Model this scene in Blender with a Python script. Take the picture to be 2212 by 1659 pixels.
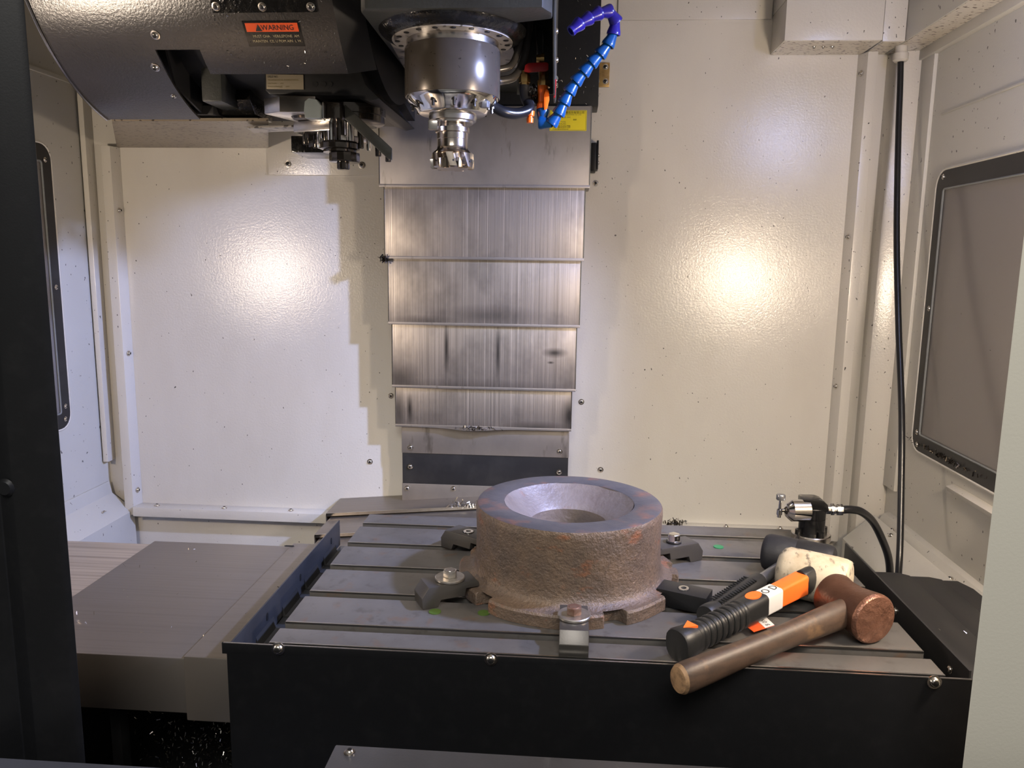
import bpy, bmesh, math, random
from mathutils import Vector, Matrix, Euler
random.seed(7)
for o in list(bpy.data.objects): bpy.data.objects.remove(o)
SC = bpy.context.scene
COL = SC.collection
R = math.radians

# ------------------------------------------------------------------ camera
cam_d = bpy.data.cameras.new('camera'); cam = bpy.data.objects.new('camera', cam_d); COL.objects.link(cam)
YAW, PITCH, ROLL = 0.0707, 0.1592, -0.0135
f = Vector((-math.sin(YAW)*math.cos(PITCH), math.cos(YAW)*math.cos(PITCH), -math.sin(PITCH)))
r0 = Vector((math.cos(YAW), math.sin(YAW), 0)); d0 = f.cross(r0)
rt = math.cos(ROLL)*r0 + math.sin(ROLL)*d0; dn = -math.sin(ROLL)*r0 + math.cos(ROLL)*d0
cam.matrix_world = Matrix(((rt.x, -dn.x, -f.x, 0.3709), (rt.y, -dn.y, -f.y, -0.9622), (rt.z, -dn.z, -f.z, 0.4872), (0, 0, 0, 1)))
cam_d.sensor_width = 36; cam_d.lens = 36*1682.5/2212; cam_d.clip_start = 0.01
SC.camera = cam

# ------------------------------------------------------------------ light
W = bpy.data.worlds.new('workshop'); SC.world = W; W.use_nodes = True
bg = W.node_tree.nodes['Background']; bg.inputs[0].default_value = (1.0, 0.97, 0.92, 1); bg.inputs[1].default_value = 0.20
def lamp(name, loc, power, color, radius, aim=None, cone=None, blend=0.5):
    d = bpy.data.lights.new(name, 'SPOT' if aim else 'POINT'); d.energy = power; d.color = color; d.shadow_soft_size = radius
    o = bpy.data.objects.new(name, d); COL.objects.link(o); o.location = loc
    if aim:
        d.spot_size = R(cone); d.spot_blend = blend
        o.rotation_euler = (Vector(aim)-Vector(loc)).to_track_quat('-Z', 'Y').to_euler()
    return o
WARM = (1.0, 0.82, 0.645)
lamp('machine_lamp', (-0.80, -0.12, 0.42), 18, WARM, 0.045)
lamp('machine_lamp', (1.02, -0.12, 0.43), 19, WARM, 0.045)
LED = (0.43, 0.53, 1.0)
lamp('led_lamp', (1.06, 0.16, 0.89), 165, LED, 0.03, aim=(-0.60, 0.60, -0.12), cone=78, blend=0.9)
lamp('led_spill', (1.06, 0.16, 0.89), 4, LED, 0.03)
ad = bpy.data.lights.new('workshop_light', 'AREA'); ad.energy = 120; ad.color = (1.0, 0.96, 0.90); ad.size = 1.6
ao = bpy.data.objects.new('workshop_light', ad); COL.objects.link(ao); ao.location = (0.3, -2.6, 2.7)
ao.rotation_euler = (Vector((0.4, 0.3, 0.2))-Vector(ao.location)).to_track_quat('-Z', 'Y').to_euler()
VS = SC.view_settings
VS.view_transform = 'Standard'; VS.look = 'None'; VS.gamma = 1; VS.use_curve_mapping = False; VS.exposure = 0.0

# ------------------------------------------------------------------ materials
def srgb(r, g, b):
    return tuple((c/255/12.92 if c/255 <= 0.04045 else ((c/255+0.055)/1.055)**2.4) for c in (r, g, b))
M = {}
def mk(name, col, rough=0.5, metal=0.0, layers=(), bump=(), spec=0.5, coat=0.0, rvar=None, trans=0.0, ior=1.45, emit=None, blots=()):
    """layers: (scale xyz, lo, hi, colour, amount[, detail]); bump: (scale xyz, strength[, distance])"""
    m = bpy.data.materials.new(name); m.use_nodes = True; nt = m.node_tree; N = nt.nodes; L = nt.links
    b = N['Principled BSDF']
    b.inputs['Roughness'].default_value = rough; b.inputs['Metallic'].default_value = metal
    b.inputs['Specular IOR Level'].default_value = spec; b.inputs['Coat Weight'].default_value = coat
    b.inputs['Transmission Weight'].default_value = trans; b.inputs['IOR'].default_value = ior
    b.inputs['Base Color'].default_value = (*col, 1)
    tc = N.new('ShaderNodeTexCoord')
    def noise(scale, detail=4, rough_=0.6):
        mp = N.new('ShaderNodeMapping'); mp.inputs['Scale'].default_value = scale if hasattr(scale, '__len__') else (scale,)*3
        L.new(tc.outputs['Object'], mp.inputs['Vector'])
        n = N.new('ShaderNodeTexNoise'); n.inputs['Scale'].default_value = 1; n.inputs['Detail'].default_value = detail; n.inputs['Roughness'].default_value = rough_
        L.new(mp.outputs[0], n.inputs['Vector']); return n.outputs['Fac']
    def ramp(sock, lo, hi, amount=1.0):
        mr = N.new('ShaderNodeMapRange'); mr.inputs['From Min'].default_value = lo; mr.inputs['From Max'].default_value = hi
        mr.inputs['To Min'].default_value = 0; mr.inputs['To Max'].default_value = amount; L.new(sock, mr.inputs['Value']); return mr.outputs[0]
    cur = None
    for ly in layers:
        sc, lo, hi, c2, am = ly[:5]; det = ly[5] if len(ly) > 5 else 4
        fac = ramp(noise(sc, det), lo, hi, am)
        mx = N.new('ShaderNodeMix'); mx.data_type = 'RGBA'
        L.new(fac, mx.inputs[0])
        if cur is None: mx.inputs[6].default_value = (*col, 1)
        else: L.new(cur, mx.inputs[6])
        mx.inputs[7].default_value = (*c2, 1); cur = mx.outputs[2]
    for (bc, brad, bcol, bam) in blots:            # soft stains with a shape of their own
        mp = N.new('ShaderNodeMapping'); mp.inputs['Location'].default_value = tuple(-c/r for c, r in zip(bc, brad)); mp.inputs['Scale'].default_value = tuple(1/r for r in brad)
        L.new(tc.outputs['Object'], mp.inputs['Vector'])
        gr = N.new('ShaderNodeTexGradient'); gr.gradient_type = 'SPHERICAL'; L.new(mp.outputs[0], gr.inputs[0])
        fac = ramp(gr.outputs['Fac'], 0.0, 0.85, bam); mx = N.new('ShaderNodeMix'); mx.data_type = 'RGBA'; L.new(fac, mx.inputs[0])
        if cur is None: mx.inputs[6].default_value = (*col, 1)
        else: L.new(cur, mx.inputs[6])
        mx.inputs[7].default_value = (*bcol, 1); cur = mx.outputs[2]
    if cur is not None: L.new(cur, b.inputs['Base Color'])
    if rvar:
        sc, lo, hi, r1 = rvar
        fac = ramp(noise(sc), lo, hi); mx = N.new('ShaderNodeMix'); L.new(fac, mx.inputs[0]); mx.inputs[2].default_value = rough; mx.inputs[3].default_value = r1
        L.new(mx.outputs[0], b.inputs['Roughness'])
    prev = None
    for bp_ in bump:
        bn = N.new('ShaderNodeBump'); bn.inputs['Strength'].default_value = bp_[1]; bn.inputs['Distance'].default_value = bp_[2] if len(bp_) > 2 else 0.001
        L.new(noise(bp_[0], 3), bn.inputs['Height'])
        if prev: L.new(prev, bn.inputs['Normal'])
        prev = bn.outputs[0]
    if prev: L.new(prev, b.inputs['Normal'])
    if emit: b.inputs['Emission Color'].default_value = (*emit[0], 1); b.inputs['Emission Strength'].default_value = emit[1]
    M[name] = m; return m

CREAM = (0.57, 0.545, 0.49)
mk('cream_paint', CREAM, 0.19, spec=0.8, layers=(((3, 3, 1.2), 0.45, 0.75, (0.44, 0.40, 0.33), 0.5), ((140, 140, 90), 0.745, 0.76, (0.05, 0.045, 0.04), 0.9, 1)), bump=((190, 0.30, 0.0014), (600, 0.2, 0.0006)))
mk('cream_speckled', CREAM, 0.32, layers=(((3, 3, 3), 0.4, 0.7, (0.46, 0.38, 0.25), 0.5), ((85, 150, 85), 0.61, 0.64, (0.09, 0.06, 0.04), 0.95, 1)), bump=((260, 0.2, 0.0012),))
mk('cream_shaded', (0.24, 0.20, 0.145), 0.35, layers=(((6, 6, 6), 0.4, 0.7, (0.17, 0.135, 0.09), 0.6), ((90, 120, 90), 0.62, 0.65, (0.04, 0.03, 0.02), 0.95, 1)), bump=((260, 0.2, 0.0012),))  # same cream paint, shade under the shroud put into the colour; speckles are dirt
mk('gloss_black', (0.006, 0.006, 0.0065), 0.16)
mk('cream_side', (0.54, 0.525, 0.475), 0.40, layers=(((2, 2, 2), 0.4, 0.8, (0.42, 0.40, 0.34), 0.4), ((130, 110, 80), 0.745, 0.76, (0.05, 0.045, 0.04), 0.9, 1)), bump=((260, 0.2, 0.0012),))
mk('cream_door', (0.52, 0.50, 0.43), 0.45, layers=(((2, 2, 2), 0.4, 0.8, (0.48, 0.46, 0.40), 0.4),), bump=((300, 0.2, 0.001),))
mk('black_paint', (0.007, 0.0073, 0.0082), 0.42, spec=0.22, layers=(((40, 40, 40), 0.5, 0.8, (0.012, 0.012, 0.013), 0.6),), bump=((500, 0.12, 0.0006),))
mk('black_sheet', (0.018, 0.018, 0.019), 0.38, spec=0.35, layers=(((14, 3, 14), 0.45, 0.7, (0.034, 0.033, 0.032), 0.8),), bump=((600, 0.1, 0.0005),))
mk('blue_black', (0.030, 0.031, 0.034), 0.34, layers=(((20, 20, 20), 0.4, 0.8, (0.018, 0.018, 0.020), 0.7),), bump=((200, 0.08),))
mk('shroud_paint', (0.031, 0.028, 0.0255), 0.24, 0.0, spec=1.0, layers=(((6, 6, 6), 0.4, 0.8, (0.045, 0.040, 0.036), 0.8),), bump=((220, 0.35, 0.0012), (700, 0.2, 0.0006)))
mk('oily_black', (0.008, 0.008, 0.008), 0.15, layers=(((60, 60, 60), 0.5, 0.75, (0.03, 0.027, 0.023), 0.8),), bump=((130, 0.5, 0.002),))
mk('casting_grey', (0.040, 0.042, 0.038), 0.38, layers=(((9, 9, 9), 0.45, 0.75, (0.022, 0.022, 0.020), 0.9),), bump=((160, 0.3, 0.0015),))
mk('casting_under', (0.30, 0.275, 0.245), 0.35, layers=(((60, 40, 60), 0.60, 0.64, (0.035, 0.028, 0.022), 0.9, 1),), bump=((160, 0.2, 0.001),))
DS = (0.045, 0.042, 0.040)
def zb(x, z, rx, rz, am, y=0.93): return ((x-0.163, y-0.96, z+0.115), (rx, 0.2, rz), DS, am)
for nm, bl in (('way_steel', ()), ('way_steel_b', (zb(0.02, 0.335, 0.10, 0.016, 0.5), zb(0.18, 0.35, 0.14, 0.03, 0.5))),
               ('way_steel_c', (zb(0.074, 0.27, 0.008, 0.085, 0.95), zb(0.201, 0.26, 0.007, 0.085, 0.9), zb(0.34, 0.262, 0.035, 0.014, 0.9), zb(0.331, 0.238, 0.010, 0.004, 0.9), zb(-0.04, 0.19, 0.06, 0.05, 0.6), zb(0.15, 0.165, 0.30, 0.03, 0.5))),
               ('way_steel_d', (zb(-0.021, 0.112, 0.008, 0.045, 0.9, 0.94), zb(0.38, 0.105, 0.025, 0.06, 0.9, 0.94), zb(-0.05, 0.11, 0.02, 0.08, 0.7, 0.94), zb(0.30, 0.07, 0.10, 0.02, 0.7, 0.94)))):
    mk(nm, (0.44, 0.395, 0.35), 0.34, 0.85, layers=(((420, 1, 1.2), 0.45, 0.75, (0.20, 0.18, 0.16), 0.6, 4), ((260, 1, 0.8), 0.64, 0.70, (0.80, 0.73, 0.66), 0.8, 2), ((9, 9, 6), 0.50, 0.80, (0.10, 0.095, 0.09), 0.75)), bump=((420, 0.04),), rvar=((500, 1, 1.2), 0.35, 0.7, 0.5), blots=bl)
mk('way_steel_plain', (0.31, 0.285, 0.26), 0.45, 0.8, layers=(((12, 12, 8), 0.45, 0.75, (0.20, 0.19, 0.18), 0.6), ((40, 40, 9), 0.62, 0.72, (0.10, 0.085, 0.07), 0.6)), bump=((700, 0.08, 0.0005),))
mk('cover_steel', (0.26, 0.23, 0.20), 0.42, 0.8, layers=(((2.5, 160, 1), 0.45, 0.75, (0.20, 0.175, 0.15), 0.6, 2), ((6, 6, 6), 0.45, 0.75, (0.25, 0.22, 0.19), 0.6)), bump=((700, 0.06, 0.0005),))
mk('cover_worn', (0.52, 0.45, 0.37), 0.40, 0.7, layers=(((2.0, 120, 1), 0.42, 0.72, (0.25, 0.20, 0.16), 0.7, 2),), bump=((700, 0.06, 0.0005),))
mk('table_iron', (0.122, 0.115, 0.108), 0.40, 0.35, layers=(((9, 9, 9), 0.42, 0.75, (0.085, 0.078, 0.072), 0.85), ((26, 26, 26), 0.60, 0.72, (0.15, 0.085, 0.05), 0.6), ((60, 60, 60), 0.56, 0.70, (0.07, 0.062, 0.055), 0.6)), bump=((300, 0.10, 0.0006),), rvar=((14, 14, 14), 0.4, 0.7, 0.5))
mk('bare_edge', (0.55, 0.53, 0.50), 0.30, 1.0)
mk('rust_iron', (0.130, 0.090, 0.063), 0.50, 0.2, layers=(((18, 18, 18), 0.42, 0.70, (0.080, 0.062, 0.052), 0.85), ((22, 22, 40), 0.58, 0.70, (0.21, 0.078, 0.036), 0.75), ((150, 150, 150), 0.52, 0.70, (0.060, 0.045, 0.036), 0.6)), bump=((60, 0.6, 0.004), (260, 0.7, 0.0022)))
mk('rust_top', (0.060, 0.056, 0.058), 0.48, 0.25, layers=(((16, 16, 16), 0.52, 0.66, (0.20, 0.08, 0.045), 0.85), ((40, 40, 40), 0.40, 0.70, (0.085, 0.075, 0.072), 0.7)), bump=((60, 0.35, 0.002), (300, 0.25, 0.001)))
mk('rust_bore', (0.15, 0.125, 0.115), 0.5, 0.2, layers=(((16, 16, 16), 0.45, 0.7, (0.085, 0.062, 0.055), 0.7), ((30, 30, 30), 0.62, 0.74, (0.17, 0.075, 0.045), 0.5)), bump=((120, 0.4, 0.0025),))
mk('clamp_steel', (0.070, 0.065, 0.060), 0.36, 0.5, layers=(((40, 40, 12), 0.45, 0.75, (0.075, 0.068, 0.06), 0.7),), bump=((400, 0.12, 0.0006),))
mk('clamp_black', (0.012, 0.012, 0.013), 0.38, 0.2, bump=((500, 0.15, 0.0005),))
mk('zinc', (0.55, 0.52, 0.48), 0.32, 0.9, layers=(((60, 60, 60), 0.45, 0.7, (0.30, 0.27, 0.23), 0.7),))
mk('rust_bolt', (0.16, 0.085, 0.06), 0.5, 0.6, layers=(((90, 90, 90), 0.4, 0.7, (0.28, 0.22, 0.18), 0.6),))
mk('chrome', (0.78, 0.76, 0.73), 0.10, 1.0)
mk('satin_steel', (0.55, 0.52, 0.48), 0.24, 1.0, layers=(((50, 50, 50), 0.5, 0.75, (0.35, 0.31, 0.26), 0.5),))
mk('spindle_grey', (0.085, 0.071, 0.056), 0.25, 0.3, layers=(((12, 12, 12), 0.45, 0.75, (0.06, 0.051, 0.041), 0.7), ((160, 160, 160), 0.72, 0.74, (0.03, 0.025, 0.02), 0.9, 1)), bump=((900, 0.08, 0.0004),))
mk('mill_steel', (0.50, 0.44, 0.38), 0.20, 1.0, layers=(((60, 60, 60), 0.45, 0.7, (0.30, 0.25, 0.20), 0.6),))
mk('dark_chrome', (0.10, 0.09, 0.08), 0.14, 0.9, layers=(((30, 30, 30), 0.5, 0.75, (0.03, 0.025, 0.02), 0.8),), bump=((90, 0.2, 0.002),))
mk('screw_steel', (0.62, 0.58, 0.52), 0.22, 1.0)
mk('dark_hole', (0.004, 0.004, 0.004), 0.6)
mk('hose_black', (0.010, 0.010, 0.011), 0.28, bump=((200, 0.1),))
mk('hose_grey', (0.13, 0.12, 0.11), 0.25, 0.5)
mk('blue_plastic', srgb(4, 62, 112), 0.28, coat=0.2)
mk('violet_plastic', srgb(34, 26, 118), 0.28, coat=0.2)
mk('orange_plastic', srgb(240, 106, 22), 0.35)
mk('red_plastic', srgb(150, 18, 22), 0.35)
mk('brass', (0.50, 0.33, 0.13), 0.28, 1.0, layers=(((80, 80, 80), 0.4, 0.7, (0.25, 0.15, 0.06), 0.7),))
mk('rubber_black', (0.016, 0.016, 0.019), 0.55, layers=(((30, 30, 30), 0.5, 0.75, (0.035, 0.034, 0.036), 0.7),), bump=((60, 0.25, 0.002), (400, 0.2, 0.0006)))
mk('grip_black', (0.016, 0.016, 0.016), 0.42, bump=((500, 0.15, 0.0005),))
mk('mallet_white', (0.52, 0.45, 0.34), 0.55, layers=(((30, 30, 30), 0.45, 0.70, (0.33, 0.26, 0.17), 0.85), ((120, 60, 60), 0.55, 0.66, (0.10, 0.085, 0.07), 0.85), ((40, 40, 40), 0.6, 0.75, (0.16, 0.14, 0.12), 0.6)), bump=((160, 0.25, 0.001),))
mk('hammer_orange', srgb(246, 112, 44), 0.38, layers=(((14, 14, 14), 0.5, 0.8, srgb(225, 92, 30), 0.6),))
mk('tube_steel', (0.30, 0.30, 0.31), 0.30, 0.8)
mk('copper', (0.115, 0.056, 0.036), 0.36, 0.55, layers=(((22, 22, 22), 0.42, 0.72, (0.085, 0.044, 0.029), 0.85), ((120, 120, 120), 0.62, 0.72, (0.06, 0.03, 0.02), 0.7)), bump=((60, 0.35, 0.003), (260, 0.2, 0.001)))
mk('copper_face', (0.20, 0.095, 0.062), 0.40, 0.6, layers=(((45, 45, 45), 0.45, 0.68, (0.13, 0.06, 0.038), 0.8), ((20, 20, 20), 0.55, 0.7, (0.36, 0.19, 0.13), 0.6)), bump=((90, 0.7, 0.004),))
mk('wood', (0.070, 0.043, 0.029), 0.46, layers=(((40, 40, 160), 0.42, 0.68, (0.040, 0.026, 0.019), 0.85), ((22, 22, 30), 0.58, 0.74, (0.19, 0.11, 0.055), 0.8)), bump=((300, 0.2, 0.0008),))
mk('wood_raw', (0.27, 0.165, 0.085), 0.6, layers=(((120, 120, 120), 0.45, 0.7, (0.10, 0.06, 0.035), 0.8),), bump=((300, 0.4, 0.001),))
mk('label_white', (0.62, 0.60, 0.58), 0.4)
mk('label_yellow', srgb(222, 205, 40), 0.45)
mk('label_orange', srgb(226, 88, 40), 0.35)
mk('label_black', (0.008, 0.008, 0.008), 0.22)
mk('label_cream', (0.42, 0.36, 0.22), 0.4)
mk('plate_tan', (0.30, 0.255, 0.18), 0.4, 0.3)
mk('ink', (0.012, 0.012, 0.012), 0.5)
mk('ink_faded', (0.16, 0.13, 0.05), 0.5)
mk('green_plug', srgb(28, 120, 72), 0.35)
mk('olive_plug', srgb(66, 88, 38), 0.4)
mk('gland_white', (0.52, 0.49, 0.42), 0.4)
mk('pane_tint', (0.30, 0.275, 0.255), 0.16, 0.0, trans=0.35, spec=0.6)
mk('dark_room', (0.045, 0.042, 0.040), 0.8)
mk('floor_paint', (0.22, 0.225, 0.23), 0.4, layers=(((60, 60, 60), 0.62, 0.66, (0.03, 0.03, 0.03), 0.9, 1),))
mk('pit_black', (0.010, 0.010, 0.010), 0.5)
mk('sill_grey', (0.085, 0.085, 0.092), 0.36, 0.4, layers=(((10, 10, 10), 0.4, 0.75, (0.05, 0.05, 0.054), 0.7), ((60, 8, 60), 0.62, 0.72, (0.16, 0.16, 0.165), 0.5)), bump=((300, 0.1),))
mk('seal_grey', (0.17, 0.18, 0.18), 0.25)
mk('chip', (0.10, 0.085, 0.07), 0.22, 0.9)
mk('chip_bright', (0.75, 0.72, 0.66), 0.15, 1.0)
mk('sensor_glass', (0.22, 0.25, 0.25), 0.2, spec=0.6)

# ------------------------------------------------------------------ geometry helpers
class G:
    def __init__(s): s.v = []; s.f = []
    def add(s, v, f):
        n = len(s.v); s.v += [tuple(p) for p in v]; s.f += [tuple(i+n for i in q) for q in f]; return s
    def box(s, x0, x1, y0, y1, z0, z1):
        return s.add([(x, y, z) for z in (z0, z1) for y in (y0, y1) for x in (x0, x1)],
                     [(0, 2, 3, 1), (4, 5, 7, 6), (0, 1, 5, 4), (2, 6, 7, 3), (0, 4, 6, 2), (1, 3, 7, 5)])
    def prism(s, poly, axis, a, b):
        """extrude 2D polygon along axis; poly coords are the two remaining axes in xyz order"""
        def mkp(p, t):
            q = list(p); q.insert('xyz'.index(axis), t); return q
        n = len(poly)
        return s.add([mkp(p, a) for p in poly]+[mkp(p, b) for p in poly],
                     [tuple(range(n)), tuple(range(2*n-1, n-1, -1))]+[(i, i+n, (i+1) % n+n, (i+1) % n) for i in range(n)])
    def lathe(s, prof, A, axis, n=32, sy=1.0, up=None, cap=True, a0=0, a1=2*math.pi):
        """prof: (t, r) along axis from A; sy squashes the second cross direction"""
        A = Vector(A); ax = Vector(axis).normalized()
        u = Vector(up) if up else (Vector((1, 0, 0)) if abs(ax.x) < 0.9 else Vector((0, 0, 1)))
        u = (u-ax*u.dot(ax)).normalized(); w = ax.cross(u)
        vs = []; fs = []; full = abs(a1-a0-2*math.pi) < 1e-6; m = n if full else n+1
        for t, r in prof:
            for i in range(m):
                a = a0+(a1-a0)*i/n
                vs.append(A+ax*t+u*(r*math.cos(a))+w*(r*sy*math.sin(a)))
        for k in range(len(prof)-1):
            for i in range(n):
                j = (i+1) % m
                fs.append((k*m+i, k*m+j, (k+1)*m+j, (k+1)*m+i))
        if cap and full:
            fs.append(tuple(range(m-1, -1, -1))); fs.append(tuple((len(prof)-1)*m+i for i in range(m)))
        return s.add(vs, fs)
    def tube(s, pts, r, n=10, cap=True):
        pts = [Vector(p) for p in pts]; vs = []; fs = []; u = None
        for k, p in enumerate(pts):
            t = (pts[min(k+1, len(pts)-1)]-pts[max(k-1, 0)]).normalized()
            if u is None: u = Vector((0, 0, 1)) if abs(t.z) < 0.9 else Vector((1, 0, 0))
            u = (u-t*u.dot(t)).normalized(); w = t.cross(u); rr = r[k] if hasattr(r, '__len__') else r
            for i in range(n):
                a = 2*math.pi*i/n; vs.append(p+u*(rr*math.cos(a))+w*(rr*math.sin(a)))
        for k in range(len(pts)-1):
            for i in range(n): fs.append((k*n+i, k*n+(i+1) % n, (k+1)*n+(i+1) % n, (k+1)*n+i))
        if cap: fs.append(tuple(range(n-1, -1, -1))); fs.append(tuple((len(pts)-1)*n+i for i in range(n)))
        return s.add(vs, fs)
    def shift(s, d):
        s.v = [(a+d[0], b+d[1], c+d[2]) for a, b, c in s.v]; return s
def smooth_path(pts, k=6):
    pts = [Vector(p) for p in pts]; out = []
    for i in range(len(pts)-1):
        p0 = pts[max(i-1, 0)]; p1 = pts[i]; p2 = pts[i+1]; p3 = pts[min(i+2, len(pts)-1)]
        for j in range(k):
            t = j/k; out.append(0.5*((2*p1)+(p2-p0)*t+(2*p0-5*p1+4*p2-p3)*t*t+(3*p1-p0-3*p2+p3)*t**3))
    return out+[pts[-1]]
def make_mesh(name, g, mat, bevel=0, seg=2, ang=32, fix=True):
    bm = bmesh.new(); vs = [bm.verts.new(p) for p in g.v]
    for q in g.f:
        try: bm.faces.new([vs[i] for i in q])
        except ValueError: pass
    if fix: bmesh.ops.recalc_face_normals(bm, faces=bm.faces)
    if bevel:
        es = [e for e in bm.edges if len(e.link_faces) == 2 and e.calc_face_angle(0) > R(ang)]
        bmesh.ops.bevel(bm, geom=es, offset=bevel, segments=seg, affect='EDGES', clamp_overlap=True, profile=0.6)
    me = bpy.data.meshes.new(name); bm.to_mesh(me); bm.free()
    me.materials.append(M[mat]); me.shade_smooth(); me.set_sharp_from_angle(angle=R(21 if bevel else 35))
    return me
def obj(name, g, mat, parent=None, bevel=0, seg=2, world=True, ang=32, fix=True):
    if parent is not None and world:
        l = parent.location
        if parent.parent: l = l+parent.parent.location
        g.shift((-l[0], -l[1], -l[2]))
    o = bpy.data.objects.new(name, make_mesh(name, g, mat, bevel, seg, ang, fix)); COL.objects.link(o)
    if parent is not None: o.parent = parent
    return o
def tag(o, label, cat, group=None):
    o['label'] = label; o['category'] = cat
    if group: o['group'] = group
    return o
def thing(name, label, cat, loc=(0, 0, 0), rot=(0, 0, 0), group=None):
    o = bpy.data.objects.new(name, None); COL.objects.link(o); o.location = loc; o.rotation_euler = rot; o.empty_display_size = 0.02
    return tag(o, label, cat, group)
def struct(name, g, mat, bevel=0, label=None, **k):
    o = obj(name, g, mat, None, bevel, **k); o['kind'] = 'structure'
    if label: o['label'] = label
    return o
def inst(name, me, loc, parent, rot=(0, 0, 0), scale=1.0):
    o = bpy.data.objects.new(name, me); COL.objects.link(o)
    if parent is not None:
        o.parent = parent; l = Vector(loc)-Vector(parent.location)
        if parent.parent: l -= Vector(parent.parent.location)
        o.location = l
    else: o.location = loc
    o.rotation_euler = rot; o.scale = (scale,)*3
    return o
def text(name, s, size, mat, loc, rot, parent, world=True, align='CENTER', sx=1.0, ext=0.0):
    c = bpy.data.curves.new(name, 'FONT'); c.body = s; c.size = size; c.align_x = align; c.align_y = 'CENTER'; c.extrude = ext; c.resolution_u = 2
    t = bpy.data.objects.new(name, c); COL.objects.link(t); bpy.context.view_layer.update()
    me = bpy.data.meshes.new_from_object(t.evaluated_get(bpy.context.evaluated_depsgraph_get()))
    bpy.data.objects.remove(t); me.materials.clear(); me.materials.append(M[mat])
    o = inst(name, me, loc, parent, rot); o.scale = (sx, 1, 1); return o

# button-head screw with hex socket; +z is the head's outward axis
def screw_mesh():
    g = G(); g.lathe([(0, 0.0074), (0.0012, 0.0074), (0.0014, 0.0056), (0.0030, 0.0052), (0.0044, 0.0040), (0.0050, 0.0030)], (0, 0, 0), (0, 0, 1), 16)
    me = make_mesh('screw', g, 'screw_steel')
    me.materials.append(M['dark_hole'])
    for p in me.polygons:
        if p.center.z > 0.0049: p.material_index = 1
    return me
SCREW = screw_mesh()
FWD = (R(90), 0, 0)            # facing -y
RGT = (0, R(90), 0); LFT = (0, R(-90), 0)

# ================================================================== SETTING
XL, XR, YB = -0.856, 1.166, 1.0
CX = 0.163
floor = struct('floor', G().box(-0.9, 1.25, -0.6, 1.05, -0.34, -0.32), 'floor_paint', label='painted chip pan floor of the machine')
wall_back = struct('wall_back', G().box(XL-0.03, XR+0.03, YB, YB+0.02, -0.34, 1.4), 'cream_paint', label='cream painted back wall of the machine enclosure')
wall_left = struct('wall_left', G().box(XL-0.02, XL, -0.25, YB, -0.34, 1.4), 'cream_side', label='cream painted left wall of the enclosure')
wall_right = struct('wall_right', G().box(XR, XR+0.02, -0.25, YB, -0.34, 1.4), 'cream_side', label='cream painted right wall of the enclosure')
# bottom flange of the back panel, bent out and down
for x0, x1 in ((-0.775, -0.05), (0.39, 1.035)):
    g = G().prism([(0.958, -0.180), (1.0, -0.180), (1.0, -0.184), (0.963, -0.184), (0.963, -0.205), (0.958, -0.205)], 'x', x0, x1)
    obj('flange', g, 'cream_paint', wall_back, 0.001)
# corner trims
t1 = struct('trim_1', G().prism([(-0.802, 0.968), (-0.778, 0.968), (-0.770, 1.0), (-0.802, 1.0)], 'z', -0.205, 0.752), 'cream_paint', 0.001, label='folded sheet edge left of the back panel')
t2 = struct('trim_2', G().box(-0.852, -0.838, 0.965, 1.0, -0.06, 1.0), 'cream_paint', 0.002, label='narrow strip in the left back corner')
t3 = struct('trim_3', G().prism([(1.040, 0.968), (1.062, 0.968), (1.062, 1.0), (1.028, 1.0)], 'z', -0.205, 0.966), 'cream_paint', 0.001, label='folded sheet edge right of the back panel')
t4 = struct('trim_4', G().prism([(1.104, 0.972), (1.150, 0.960), (1.166, 0.960), (1.166, 1.0), (1.094, 1.0)], 'z', -0.205, 0.966), 'cream_paint', 0.001, label='folded corner post behind the hanging cable')
t5 = struct('trim_5', G().prism([(1.158, 0.90), (1.166, 0.90), (1.166, 0.965), (1.156, 0.965)], 'z', -0.05, 0.946), 'cream_side', 0.001, label='overlap strip at the back of the right wall')
# ledge over the left back panel, doubler plate beside the column
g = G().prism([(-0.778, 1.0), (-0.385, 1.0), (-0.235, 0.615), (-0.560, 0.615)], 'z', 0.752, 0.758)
t6 = struct('trim_6', g, 'cream_shaded', label='speckled hood underside behind the tool magazine')
t7 = struct('trim_7', G().box(-0.385, -0.085, 0.994, 1.0, 0.687, 0.86), 'cream_paint', 0.001, label='screwed plate on the wall left of the column')
t8 = struct('trim_8', G().box(0.47, 0.825, 0.994, 1.0, 1.045, 1.2), 'cream_paint', 0.001, label='upper sheet of the back wall right of the column')
# folded boxes and beam at the top right
t9 = struct('trim_9', G().box(0.828, 1.036, 0.878, 1.0, 0.967, 1.052), 'cream_paint', 0.0015, label='folded box on the back wall, top right')
obj('underside', G().box(0.831, 1.033, 0.881, 0.998, 0.9662, 0.9672), 'cream_speckled', t9)
t10 = struct('trim_10', G().box(0.828, 1.036, 0.886, 1.0, 1.053, 1.3), 'cream_paint', 0.0015, label='upper half of the folded box')
t11 = struct('trim_11', G().box(1.040, 1.088, 0.888, 1.0, 0.967, 1.3), 'cream_paint', 0.0015, label='narrow folded post beside the folded box')
obj('underside', G().box(1.042, 1.086, 0.891, 0.998, 0.9662, 0.9672), 'cream_speckled', t11)
t12 = struct('trim_12', G().box(1.0885, 1.166, -0.2, 1.0, 0.967, 1.3), 'cream_side', 0.0015, label='beam along the top of the right wall')
obj('underside', G().box(1.091, 1.164, -0.18, 0.998, 0.9662, 0.9672), 'cream_speckled', t12)
t13 = struct('trim_13', G().box(1.150, 1.166, -0.2, 0.985, 0.944, 0.9665), 'cream_side', 0.001, label='ledge strip below the right beam')
t14 = struct('trim_14', G().box(1.1635, 1.166, -0.2, 0.855, 0.806, 0.811), 'cream_side', 0.001, label='crease across the right wall above the window')
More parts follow.
